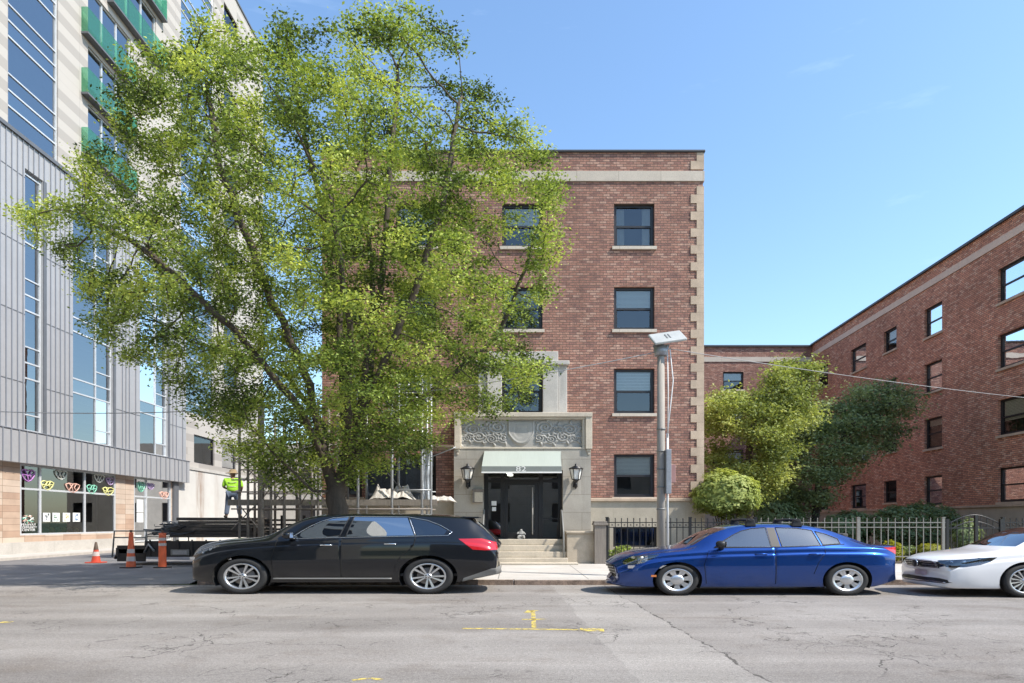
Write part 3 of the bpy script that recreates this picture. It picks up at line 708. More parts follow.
# local frame: x = world Y, z up, outward -y (= world +X)
A = -LX
def ly(px, a=A): return a * F / (512 - px)
def lz(py, px, a=A): return CAMH + (HOR - py) / (512 - px) * a
S0 = 5.0; YC = ly(186); YE = ly(262, 22.1); FL = 3.05; ZF = 5.55; ZP = lz(121, 0)
# metal podium
strips = [(ly(25), ly(43), 1), (ly(73), ly(113), 2), (ly(140), ly(168), 2), (10.5, 13.0, 2), (17.5, 20.3, 2)]
mops = [(a, c, ZF + .05, 17.3) for (a, c, k) in strips]
b = MB(); wall(b, S0, YC, ZF, ZP, mops, .30); b.face([(YC,0,ZF),(YC,.9,ZF),(YC,.9,ZP),(YC,0,ZP)])
met = b.build('metal_cladding', M['zinc'], tower)
b = MB(); x = S0 + .2
while x < YC - .1:
    if not any(a - .08 < x < c + .08 for a, c, _ in strips): b.box(x - .018, x + .018, -.045, -.0, ZF + .02, ZP - .06)
    else: b.box(x - .018, x + .018, -.045, -.0, 17.32, ZP - .06)
    x += random.choice((.32, .32, .42, .62, .32, .8))
for k in range(1, 5):
    b.box(S0, YC, -.012, -.001, ZF + k * FL - .02, ZF + k * FL + .02) if False else None
b.build('cladding_seams', M['zinc_seam'], met)
b = MB(); b.box(S0, YC + .02, -.10, .35, ZP - .05, ZP + .12); b.build('parapet_cap', M['zinc_dark'], tower)
b = MB(); b.box(S0, YC + .15, -.16, .3, 4.13, ZF - .0); x = S0 + .15
fas = b.build('fascia', M['zinc'], tower); b = MB()
while x < YC + .1: b.box(x - .02, x + .02, -.205, -.16, 4.14, ZF - .01); x += random.choice((.45, .45, .6))
b.box(S0, YC + .16, -.2, -.0, ZF - .0, ZF + .035)
b.build('fascia_seams', M['zinc_seam'], fas)
# thin horizontal joints of the cladding between the strips
xs = sorted([(a, c) for a, c, _ in strips]); edges = [S0] + [v for s in xs for v in s] + [YC]
for k in range(1, 5):
    for a, c in zip(edges[::2], edges[1::2]): b = MB(); b.box(a + .01, c - .01, -.014, -.001, ZF + k * FL - .9, ZF + k * FL - .87); b.build('cladding_joint', M['zinc_dark'], met)
M['inside'] = pm('pale_office_interior', (.20,.20,.18), .9)
def strip_window(parent, a, c, z0, z1, split, y=.14, cols_=None, glass='glass_b', spand=True, dark_right=True):
    """a tall window strip: glass of each storey with pale mullions and teal spandrels"""
    o = MB(); t = .06
    o.box(a, a + t, y - .03, y + .07, z0, z1); o.box(c - t, c, y - .03, y + .07, z0, z1)
    ms = [a + (c - a) * .60] if split == 2 else []
    for m_ in ms: o.box(m_ - t / 2, m_ + t / 2, y - .03, y + .07, z0, z1)
    pan = MB(); spl = []; z = z0; k = 0
    while z < z1 - .3:
        top = min(z + FL, z1)
        g0, g1 = z, min(z + 2.35, z1)
        pieces = [(a + t, (ms[0] if ms else c) - t / 2)] + ([(ms[0] + t / 2, c - t)] if ms else [])
        for i, (p, q) in enumerate(pieces):
            o.box(p, q, y - .02, y + .06, g0, g0 + .07)
            if i == len(pieces) - 1 or not ms:
                o.box(p, q, y - .02, y + .06, g0 + .72, g0 + .78)
            pan.face([(p, y + .03, g0), (q, y + .03, g0), (q, y + .03, g1), (p, y + .03, g1)])
            if top > g1 + .1:
                o.box(p, q, y - .02, y + .06, g1, g1 + .07); spl.append([(p, y + .02, g1 + .05), (q, y + .02, g1 + .05), (q, y + .02, top), (p, y + .02, top)])
        z += FL
    w_ = o.build('window_strip', M['mull'], parent)
    pan.build('pane', M[glass], w_); [(lambda s_: (s_.face(q_), s_.build('spandrel', M['spandrel'], w_)))(MB()) for q_ in spl]
    b = MB(); b.box(a, c, y + .16, y + .2, z0, z1); b.build('backing', M['inside'], w_)
    if dark_right:
        b = MB(); b.box(c + .001, c + .19, -.04, .13, z0, z1); b.build('jamb', M['zinc_dark'], w_)
    return w_
for (a, c, k) in strips: strip_window(tower, a, c, ZF + .05, 17.3, k)
# cream tower above and behind
CY = .3; TA = A + CY; ROOFT = CAMH + 1.888 * TA
sc_s = []
GA = (ly(8, TA), ly(58, TA)); GBal = (ly(88, TA), ly(140, TA)); GB = (ly(181, TA), ly(214, TA)); GC = (ly(224, TA), ly(238, TA))
cops = [(*GA, ZP + .9 - 2.0, 60), (*GB, 4.9, 60), (14.2, 18.6, ZP + 1.0, 60)]
cops = [(a, c, z, ROOFT - 1.0) for a, c, z, _ in cops]
hops = []
zt = ROOFT - 1.2 - 2.0
z = 6.0
while z < ROOFT - 2.2:
    hops.append((*GC, z, z + 1.75)); 
    z += FL
BAL = [(20.45, ly(81,TA), ly(88,TA), ly(131,TA), ly(131.5,TA)), (23.5, ly(81,TA), ly(88,TA), ly(131,TA), ly(131.5,TA)), (26.6, ly(81,TA), ly(88,TA), ly(131,TA), ly(131.5,TA)),
       (29.9, ly(107,TA), ly(112,TA), ly(156,TA), ly(162,TA)), (33.0, ly(107,TA), ly(112,TA), ly(156,TA), ly(162,TA)), (36.1, ly(81,TA), ly(88,TA), ly(131,TA), ly(131.5,TA)), (39.1, ly(81,TA), ly(88,TA), ly(131,TA), ly(131.5,TA))]
lowops = [(ly(193, TA), ly(214, TA), 6.0, 7.75)]
cops[1] = (GB[0], GB[1], 9.0, ROOFT - 1.0)
hops2 = [(ly(194, TA), ly(214.5, TA), 5.65, 7.6), (ly(222, TA), ly(236, TA), 5.65, 7.6)]
hops = [h for h in hops if h[2] > 8.5]
bayops = [(q[2], q[3], q[0] + .05, q[0] + 2.75) for q in BAL]
b = MB(); wall(b, S0, YE, 5.3, ROOFT, cops + hops + hops2 + bayops, .25, y=CY)
b.face([(YE,CY,0),(YE,20,0),(YE,20,ROOFT),(YE,CY,ROOFT)]); b.face([(S0,CY,0),(S0,20,0),(S0,20,ROOFT),(S0,CY,ROOFT)])
b.face([(S0,CY,ROOFT-.3),(YE,CY,ROOFT-.3),(YE,20,ROOFT-.3),(S0,20,ROOFT-.3)])
b.build('cream_panels', M['panel'], tower)
b = MB(); b.box(S0, YE + .05, CY - .08, CY + .3, ROOFT, ROOFT + .14); b.build('roof_coping', M['zinc_dark'], tower)
for (a, c, z0, z1) in cops: strip_window(tower, a, c, z0, z1, 2 if (c - a) > 6 else 1, y=CY + .1, dark_right=False)
for (a, c, z0, z1) in hops + hops2: window(tower, a, c, z0, z1, y=CY + .1, style='fixed')
for (zs_, x0, a, c, x1) in BAL:
    z0, z1 = zs_ + .05, zs_ + 2.75
    o = MB(); y = CY + .1; t = .08; W3 = (c - a) / 3
    for i in range(4): o.box(a + i * W3 - (t/2 if i else 0), a + i * W3 + (t/2 if i < 3 else 0), y - .02, y + .08, z0, z1)
    for i in range(3): o.box(a + i * W3 + t/2, a + (i + 1) * W3 - t/2, y - .01, y + .07, z0, z0 + .06); o.box(a + i * W3 + t/2, a + (i + 1) * W3 - t/2, y - .01, y + .07, z1 - .06, z1)
    bay = o.build('bay_window', M['mull'], tower)
    p = MB(); p.face([(a, y + .03, z0), (c, y + .03, z0), (c, y + .03, z1), (a, y + .03, z1)]); p.build('pane', M['glass_b'], bay)
    p = MB(); p.box(a, c, y + .16, y + .2, z0, z1); p.build('backing', M['inside'], bay)
    # green glass balcony
    bal = MB(); by = CY - .36
    bal.box(x0, x1, by, CY - .001, z0 - .16, z0 - .06)
    bo = bal.build('balcony', M['zinc_dark'], tower)
    g = MB(); zg0, zg1 = z0 - .14, z0 + 1.2; nP = 4
    for i in range(nP): g.box(x0 + (x1 - x0) * i / nP + .03, x0 + (x1 - x0) * (i + 1) / nP - .03, by + .02, by + .04, zg0, zg1)
    g.box(x0 + .02, x0 + .04, by + .05, CY - .01, zg0, zg1); g.box(x1 - .04, x1 - .02, by + .05, CY - .01, zg0, zg1)
    g.build('glass_balustrade', M['green'], bo)
# storefront level
GY = .2; GAa = A + GY
def gy(px): return ly(px, GAa)
sf1 = (gy(20), gy(116), .92, 4.13); sf2 = (gy(134), gy(171.5), .35, 4.13)
b = MB(); wall(b, S0, gy(175), .62, 4.14, [sf1, (sf2[0], sf2[1], .62, 4.13)], .15, y=GY); b.build('tile_wall', M['tile'], tower)
b = MB(); wall(b, S0, gy(175), 0, .62, [(sf2[0], sf2[1], .3, .62)], .15, y=GY - .06); b.face([(S0,GY-.06,.62),(gy(175),GY-.06,.62),(gy(175),GY,.62),(S0,GY,.62)]); b.build('concrete_base', M['concrete'], tower)
b = MB(); b.box(gy(172), gy(176.5), GY - .15, GY + .3, 0, 4.13); b.build('steel_column', M['zinc_dark'], tower)
b = MB(); wall(b, gy(176.5), YE, 0, 5.1, [], y=CY - .05); b.build('stucco_wall', M['stucco'], tower)
b = MB(); b.box(gy(176), YE, CY - .12, CY + .02, 5.1, 5.3); b.build('string_course', M['concrete'], tower)
b = MB(); b.box(S0, gy(175), GY + 3.6, GY + 3.7, 0, 4.13); b.box(S0, gy(175), GY + .2, GY + 3.6, 4.0, 4.12); b.box(S0, gy(175), GY + .2, GY + 3.6, .2, .3)
for x in (gy(60), gy(118), gy(133)): b.box(x, x + .1, GY + 1.2, GY + 3.6, .3, 4.0)
b.build('shop_interior', M['inside'], tower)
b = MB()
for x in (gy(33), gy(64), gy(102), gy(145)): b.box(x, x + .9, GY + 1.9, GY + 2.5, .3, 1.25); b.box(x + .2, x + .5, GY + 2.6, GY + 3.0, .3, 2.0)
b.build('shop_furniture', M['rust_shade'], tower)
def storefront(rect, mulls, hz, name):
    a, c, z0, z1 = rect; y = GY + .05; o = MB(); t = .11
    for x in [a + t / 2] + mulls + [c - t / 2]: o.box(x - t / 2, x + t / 2, y - .03, y + .06, z0, z1)
    for zz in (z0 + .04, hz, z1 - .04):
        for p, q in zip([a + t / 2] + mulls, mulls + [c - t / 2]): o.box(p + t / 2, q - t / 2, y - .028, y + .058, zz - .045, zz + .045)
    w_ = o.build(name, M['mull'], tower); p = MB(); p.face([(a, y + .02, z0), (c, y + .02, z0), (c, y + .02, z1), (a, y + .02, z1)]); p.build('pane', M['doorglass'], w_)
    return w_
HZ = 3.02
s1 = storefront(sf1, [gy(41), gy(85.5)], HZ, 'shop_window'); s2 = storefront(sf2, [gy(147)], HZ, 'shop_window')
def neon(name, c): return pm(name, c, .5, var=.02)
MC = {'purple': neon('purple_window_paint', (.55,.25,.62)), 'yellow': neon('yellow_window_paint', (.80,.78,.32)), 'white': neon('white_window_paint', (.80,.82,.75)), 'pink': neon('salmon_window_paint', (.75,.45,.36)), 'green': neon('green_window_paint', (.25,.62,.46)), 'lav': neon('lavender_window_paint', (.55,.42,.66))}
def mask_art(par, px, py, wpx, hpx, c, seed):
    """outline drawing of a face mask: a rounded bowl with crossing strokes, painted on the glass"""
    rr = random.Random(seed); cy = gy(px); cz = CAMH + (HOR - py) / (512 - px) * GAa
    s = GAa * F / (512 - px) ** 2 ; hw = wpx * s / 2 * 1.0; hh = hpx / (512 - px) * GAa / 2; y = GY + .035
    out = [(-1, .7), (-.5, 1.0), (0, .85), (.5, 1.0), (1, .7), (.85, 0), (.45, -.7), (0, -1), (-.5, -.7), (-.85, 0)]
    ins = [[(-.5, .95), (-.1, 0), (.05, -1)], [(-.9, .2), (-.1, 0), (.9, .3)], [(.5, .95), (.2, .1), (.5, -.6)], [(-.55, -.6), (-.2, .3), (0, .85)]]
    rr.shuffle(ins); b = MB(); r = .028
    P = lambda q: (cy + q[0] * hw, y, cz + q[1] * hh)
    b.tube([P(q) for q in out + [out[0]]], r, 5)
    for s_ in ins[:3]: b.tube([P(q) for q in s_], r, 5)
    b.build('painted_mask', MC[c], par)
for k, a in enumerate([(29, 475.5, 14, 12, 'purple'), (62, 475, 12, 9, 'white'), (48, 485.5, 13, 9, 'yellow'), (73.5, 488, 14, 9, 'pink'), (100, 478.5, 10, 8, 'white'), (111, 481.5, 8, 7, 'lav'), (92.5, 489.5, 10, 9, 'green'), (109, 491.5, 11, 8, 'yellow')]): mask_art(s1, *a, k)
for k, a in enumerate([(142, 487, 7, 10, 'green'), (151.5, 486.5, 7, 6, 'lav'), (165, 495.5, 8, 7, 'pink')]): mask_art(s2, *a, k + 20)
sheet = pm('white_poster_paper', (.78,.80,.78), .7, var=.03); ink = [pm('grey_poster_print', (.25,.28,.30), .7), pm('green_poster_print', (.25,.42,.30), .7), pm('ochre_poster_print', (.60,.50,.22), .7), pm('blue_poster_print', (.30,.42,.60), .7)]
for k, px in enumerate((47.5, 57, 67.3, 77.3)):
    a, c = gy(px - 3.6), gy(px + 3.6); z0 = lz(521.7, px, GAa); z1 = lz(512.8, px, GAa); b = MB(); b.box(a, c, GY + .04, GY + .05, z0, z1)
    o = b.build('poster', sheet, s1); w_ = c - a; h_ = z1 - z0; b = MB()
    rr = random.Random(k)
    for q in range(9): x = a + w_ * rr.uniform(.12, .7); z = z0 + h_ * rr.uniform(.12, .75); b.box(x, x + w_ * rr.uniform(.1, .22), GY + .036, GY + .039, z, z + h_ * rr.uniform(.06, .2))
    b.build('print', ink[k], o)
# lettering and logo on the first pane
cz = lambda py: lz(py, 29, GAa)
for body, py, s_ in (('FENWAY', 524.8, .19), ('COMMUNITY', 527.4, .165), ('CENTER', 530.0, .19)):
    tx_ = text_mesh('lettering', body, s_, M['white'], s1, (gy(29.3), GY + .03, cz(py)), (R(90), 0, 0))
    tx_.scale = (1.15 if body != 'COMMUNITY' else 1.0, .8, 1)
b = MB(); mi = 0
for k in range(7):
    a = k * 2 * math.pi / 7; rx, rz = .34, .20; p0 = (gy(28.8) + math.cos(a) * rx, GY + .03, cz(519.5) + math.sin(a) * rz); p1 = (gy(28.8) + math.cos(a + 1.3) * rx, GY + .03, cz(519.5) + math.sin(a + 1.3) * rz)
    b.tube([p0, ((p0[0] + gy(28.8)) / 2, GY + .03, (p0[2] + cz(519.5)) / 2 + .05), p1], .026, 5, m=k % 3)
b.build('logo', [MC['white'], MC['pink'], MC['green']], s1)
b = MB(); b.box(gy(45), gy(73), GY + .3, GY + .8, .95, 1.0)
for k in range(7): x = gy(49) + k * .42; b.lathe([(0,0),(.14,.01),(.16,.12),(.05,.26),(0,.28)], (x, GY + .5, 1.0), 8, m=1 + k % 2, sx=1.3)
b.build('window_display', [M['mull'], MC['yellow'], MC['green']], s1)
b = MB(); b.box(gy(138), gy(144), GY + .04, GY + .055, 2.1, 2.85); b.box(gy(138), gy(144), GY + .04, GY + .055, 1.5, 2.05); b.box(gy(136.2), gy(142), GY + .04, GY + .055, .55, .75); b.build('notice', sheet, s2)

# buildings across the street behind the camera (seen mirrored in car and door glass) and at the far end of the lane
def plain_block(label, x0, x1, y, h, mat, facing, fl=3.0, wu_=1.7, gap=3.9):
    o = thing('apartment_building', label, 'building', (0, y, 0), R(180) if facing > 0 else 0)
    if facing > 0: x0, x1 = -x1, -x0
    oo = []; x = x0 + 1.2
    while x < x1 - wu_ - .5:
        z = 1.5
        while z < h - 2.2: oo.append((x, x + wu_, z, z + 1.7)); z += fl
        x += gap
    b = MB(); wall(b, x0, x1, 0, h, oo, .2)
    b.face([(x0,0,0),(x0,12,0),(x0,12,h),(x0,0,h)]); b.face([(x1,0,0),(x1,12,0),(x1,12,h),(x1,0,h)]); b.face([(x0,0,h-.1),(x1,0,h-.1),(x1,12,h-.1),(x0,12,h-.1)]); b.build('wall', mat, o)
    pm_ = MB().box(0, wu_, .14, .16, 0, 1.7).mesh('window', M['frame'])
    for q in oo[:95]: link('window', pm_, o, (q[0], 0, q[2]))
    return o
plain_block('tall white building with dark windows, mirrored in the side glass of the black car', -52, -12.5, -14, 38, M['concrete'], 1, gap=5.2, wu_=2.4)
plain_block('low stone building opposite the entrance, mirrored faintly in the door glass', -5, 34, -12, 9.5, M['stone'], 1, gap=5.5)
plain_block('pale low building at the far end of the lane, seen behind the scaffolding', -24, -5, 56, 8.4, M['concrete'], -1)
# ---------------------------------------------------------------- cars
def pchip(keys):
    xs = [k[0] for k in keys]; ys = [k[1] for k in keys]; n = len(xs)
    if n == 2: return lambda x: ys[0] + (ys[1] - ys[0]) * min(max((x - xs[0]) / (xs[1] - xs[0]), 0), 1)
    h = [xs[i+1] - xs[i] for i in range(n-1)]; d = [(ys[i+1] - ys[i]) / h[i] for i in range(n-1)]; m = [0.0] * n; m[0], m[-1] = d[0], d[-1]
    for i in range(1, n-1):
        m[i] = 0 if d[i-1] * d[i] <= 0 else (lambda w1, w2: (w1 + w2) / (w1 / d[i-1] + w2 / d[i]))(2 * h[i] + h[i-1], h[i] + 2 * h[i-1])
    def f(x):
        if x <= xs[0]: return ys[0]
        if x >= xs[-1]: return ys[-1]
        i = max(k for k in range(n-1) if xs[k] <= x); t = (x - xs[i]) / h[i]
        return (2*t**3 - 3*t*t + 1) * ys[i] + (t**3 - 2*t*t + t) * h[i] * m[i] + (-2*t**3 + 3*t*t) * ys[i+1] + (t**3 - t*t) * h[i] * m[i+1]
    return f
def inside(p, poly):
    x, y = p; r = False; j = len(poly) - 1
    for i in range(len(poly)):
        (xi, yi), (xj, yj) = poly[i], poly[j]
        if (yi > y) != (yj > y) and x < (xj - xi) * (y - yi) / (yj - yi) + xi: r = not r
        j = i
    return r
AX = {'side': (0, 2), 'top': (0, 1), 'front': (1, 2)}
def cut(bm, poly, view, sel=None):
    """cut the mesh along the edges of an outline seen from the side, the top or the front"""
    a, c = AX[view]; lo = (min(p[0] for p in poly) - .02, min(p[1] for p in poly) - .02); hi = (max(p[0] for p in poly) + .02, max(p[1] for p in poly) + .02)
    for i in range(len(poly)):
        p, q = poly[i], poly[(i + 1) % len(poly)]
        d = (q[0] - p[0], q[1] - p[1]); ln = math.hypot(*d)
        if ln < 1e-6: continue
        no = [0, 0, 0]; no[a] = d[1] / ln; no[c] = -d[0] / ln; co = [0, 0, 0]; co[a] = p[0]; co[c] = p[1]
        e0 = (min(p[0], q[0]) - .03, min(p[1], q[1]) - .03); e1 = (max(p[0], q[0]) + .03, max(p[1], q[1]) + .03)
        fs = []
        for f in bm.faces:
            xs = [v.co[a] for v in f.verts]; ys = [v.co[c] for v in f.verts]
            if max(xs) < e0[0] or min(xs) > e1[0] or max(ys) < e0[1] or min(ys) > e1[1]: continue
            if sel and not sel(f): continue
            fs.append(f)
        if not fs: continue
        gs = set(fs); 
        for f in fs: gs.update(f.edges); gs.update(f.verts)
        bmesh.ops.bisect_plane(bm, geom=list(gs), dist=1e-5, plane_co=co, plane_no=no)
def pick(bm, poly, view, sel=None):
    a, c = AX[view]; r = []
    for f in bm.faces:
        m = f.calc_center_median()
        if inside((m[a], m[c]), poly) and (sel is None or sel(f)): r.append(f)
    return r
def split_off(bm, faces, name, material, parent, push=0.0, thick=0.0, smooth=True):
    """move faces to a mesh object of their own, nudged along their normals"""
    if not faces: return None
    nb = bmesh.new(); mp_ = {}
    for f in faces:
        vs_ = []
        for v in f.verts:
            if v not in mp_: mp_[v] = nb.verts.new(v.co + v.normal * push)
            vs_.append(mp_[v])
        g = nb.faces.new(vs_); g.smooth = smooth
    bmesh.ops.delete(bm, geom=faces, context='FACES')
    me = bpy.data.meshes.new(name); nb.normal_update(); nb.to_mesh(me); nb.free(); me.materials.append(material)
    o = link(name, me, parent)
    if thick:
        s = o.modifiers.new('thick', 'SOLIDIFY'); s.thickness = thick; s.offset = -1
    return o
def circ(cx, cz, r, n=28, sq=1.0): return [(cx + r * math.cos(2*math.pi*i/n), cz + r * sq * math.sin(2*math.pi*i/n)) for i in range(n)]
def car_paint(name, c, metal=.5, flake=.1, rough=.3):
    t = NT(name); g = t.rng(t.noise(900, 2, .5), .3, .7, 1 - flake, 1 + flake); dirt = t.noise(2.2, 5, .65); X, Y, Z = t.xyz()
    base = t.mix(1.0, c, t.comb(g, g, g), 'MULTIPLY')
    low = t.math('MULTIPLY', t.rng(Z, .18, .55, .20, .0), t.rng(dirt, .35, .65, .2, 1)); base = t.mix(low, base, (.20,.18,.16))
    t.col(base); t.set(rough=rough, metal=metal, coat=1.0, coatr=.02, spec=.12)
    t.l(t.rng(dirt, .3, .7, .01, .04), t.b.inputs['Coat Roughness']); return t.mat
def loft(keys, nst, half):
    """body skin: keys map each section parameter to (x, value) lists; returns a bmesh"""
    fn = {k: pchip(v) for k, v in keys.items() if k != 'x'}; L0, L1 = keys['x']

    rows_ = []
    ts = sorted(set([L0 + (L1 - L0) * i / nst for i in range(nst + 1)] + [L0 + .02, L0 + .05, L0 + .09, L1 - .02, L1 - .05, L1 - .09]))
    for x in ts:
        g = {k: fn[k](x) for k in fn}
        P = [(0, g['zb']), (g['ws'] * .6, g['zb']), (g['ws'] - .03, g['zb']), (g['ws'], g['zb'] + .05), (g['wm'] - .012, g['zm'] - .16), (g['wm'], g['zm']), (g['wm'] - .004, g['zm'] + .08), (g['wm'] - .008, g['zs'] - .135), (g['wm'] * .5 + g['wb'] * .5 - .004, g['zs'] - .115), (g['wb'] + .020, g['zs'] - .03), (g['wb'], g['zs']),
             (g['wr'] + (g['wb'] - g['wr']) * .5, g['zs'] + (g['zr'] - g['zs']) * .52), (g['wr'] + .012, g['zr'] - .03), (g['wr'] - .05, g['zr'] + (g['zc'] - g['zr']) * .45), (g['wr'] * .5, g['zr'] + (g['zc'] - g['zr']) * .88), (0, g['zc'])]
        for _ in range(2):
            Q = [P[0]]
            for a, b in zip(P[:-1], P[1:]): Q += [(a[0]*.75 + b[0]*.25, a[1]*.75 + b[1]*.25), (a[0]*.25 + b[0]*.75, a[1]*.25 + b[1]*.75)]
            Q.append(P[-1]); P = Q
        rows_.append((x, [(y, z) for y, z in P] + [(-y, z) for y, z in reversed(P[1:-1])]))
    bm = bmesh.new(); vr = []
    nose = fn.get('nose')
    for x, P in rows_:
        vr.append([bm.verts.new((x + (nose_shift(x, y, z) if nose_shift else 0), y, z)) for y, z in P])
    n = len(vr[0])
    for a, b in zip(vr[:-1], vr[1:]):
        for i in range(n): 
            f = bm.faces.new((a[i], b[i], b[(i+1) % n], a[(i+1) % n])); f.smooth = True
    for ring in (vr[0], vr[-1]):
        cx = sum((v.co for v in ring), Vector()) / n; cv = bm.verts.new(cx)
        for i in range(n): f = bm.faces.new((ring[i], ring[(i+1) % n], cv)); f.smooth = True
    bmesh.ops.recalc_face_normals(bm, faces=bm.faces); bm.normal_update()
    return bm
nose_shift = None
def mk_wheel(parent, x, y, r, wdt, rimr, style, outer):
    """outer = -1 when the outside of the wheel faces -y"""
    w_ = bpy.data.objects.new('wheel', None); COL.objects.link(w_); w_.parent = parent; w_.location = (x, y, r); s = outer
    key = ('wheel', r, wdt, rimr, style, s)
    if key not in _cache:
        h = wdt / 2; t = MB()
        prof = [(rimr + .004, -h * .80), (rimr + .02, -h * .93), (r - .055, -h), (r - .022, -h * .93), (r - .006, -h * .72), (r, -h * .4), (r, 0), (r, h * .4), (r - .006, h * .72), (r - .022, h * .93), (r - .055, h), (rimr + .02, h * .93), (rimr + .004, h * .80), (rimr - .02, h * .5), (rimr - .02, -h * .5), (rimr + .004, -h * .80)]
        t.lathe([(a, b * 1) for a, b in prof], n=48, axis='Y'); ty = t.mesh('tyre', M['rubber'])
        m = MB(); yo = s * h * .82
        m.lathe([(rimr + .012, yo + s * .006), (rimr + .002, yo + s * .012), (rimr - .016, yo), (rimr - .024, yo - s * .10), (rimr - .03, yo - s * .15)], n=48, axis='Y')
        hub = .055
        m.lathe([(0, yo - s * .002), (hub * .6, yo - s * .002), (hub, yo - s * .010), (hub + .012, yo - s * .05)], n=20, axis='Y')
        ri = rimr - .012
        def spoke(a0, w0, w1, dep=.03, tw=0.0, r0=.04, yb=0.0):
            pts = []
            for (rr, w) in ((r0, w0), (ri * .55, (w0 + w1) / 2 * .92), (ri, w1)):
                aa = a0 + tw * (rr - r0) / ri
                c_, s_ = math.cos(aa), math.sin(aa); curve = -s * .018 * (1 - (rr / ri)) - s * .006 - s * yb
                pts.append([(rr * c_ - s_ * sg * w, yo + curve + dy, rr * s_ + c_ * sg * w) for sg, dy in ((-1, 0), (1, 0), (1, -s * dep), (-1, -s * dep))])
            for A_, B_ in zip(pts[:-1], pts[1:]):
                for i in range(4): m.face([A_[i], A_[(i+1) % 4], B_[(i+1) % 4], B_[i]])
        if style == 'ten':
            for k in range(10): spoke(2 * math.pi * k / 10 + (.09 if k % 2 else -.09) + .1, .011, .021, r0=.05)
        elif style == 'cap':
            for k in range(7):
                a0 = 2 * math.pi * k / 7 + .2
                spoke(a0 - .16, .012, .022, r0=.05); spoke(a0 + .16, .012, .022, r0=.05); spoke(a0, .016, .05, dep=.012, yb=.008, r0=.05)
            m.lathe([(rimr - .012, yo + s * .002), (rimr * .86, yo - s * .004), (rimr * .84, yo - s * .03)], n=48, axis='Y')
            m.lathe([(.0, yo + s * .004), (.075, yo + s * .002), (.105, yo - s * .012), (.11, yo - s * .03)], n=20, axis='Y')
        else:
            for k in range(15): spoke(2 * math.pi * k / 15, .007, .013, r0=.05)
        rm = m.mesh('rim', M['alloy'])
        d = MB(); d.lathe([(0, yo - s * .075), (rimr * .66, yo - s * .075), (rimr * .68, yo - s * .095)], n=32, axis='Y'); dm = d.mesh('brake_disc', M['rust_shade'])
        k_ = MB(); k_.lathe([(0, yo - s * .12), (rimr - .02, yo - s * .12)], n=24, axis='Y'); km = k_.mesh('wheel_back', M['dark'])
        l_ = MB()
        for q in range(5): a = 2 * math.pi * q / 5; l_.lathe([(0, yo + s * .003), (.011, yo + s * .002), (.012, yo - s * .02)], (math.cos(a) * .035, 0, math.sin(a) * .035), 6, axis='Y')
        lm = l_.mesh('wheel_nuts', M['dark'])
        _cache[key] = (ty, rm, dm, km, lm)
    ty, rm, dm, km, lm = _cache[key]
    link('tyre', ty, w_); link('rim', rm, w_); link('brake_disc', dm, w_); link('wheel_back', km, w_); link('wheel_nuts', lm, w_)
    return w_
M['lampglass'] = glass_mat('headlight_lens', (.85,.88,.9), .12)
M['reflector'] = pm('headlight_reflector', (.75,.77,.80), .12, metal=1, var=.02)
tl = NT('red_tail_lamp'); tl.col((.50,.010,.016)); tl.set(rough=.12, coat=1); M['tail'] = tl.mat
M['amber'] = pm('amber_side_marker', (.75,.25,.08), .25, var=.05)
M['seat'] = pm('car_seat_fabric', (.09,.085,.08), .9)
M['plate'] = pm('blank_number_plate', (.50,.42,.44), .5, var=.05)
M['arch'] = pm('wheel_arch_liner', (.010,.010,.010), .95)

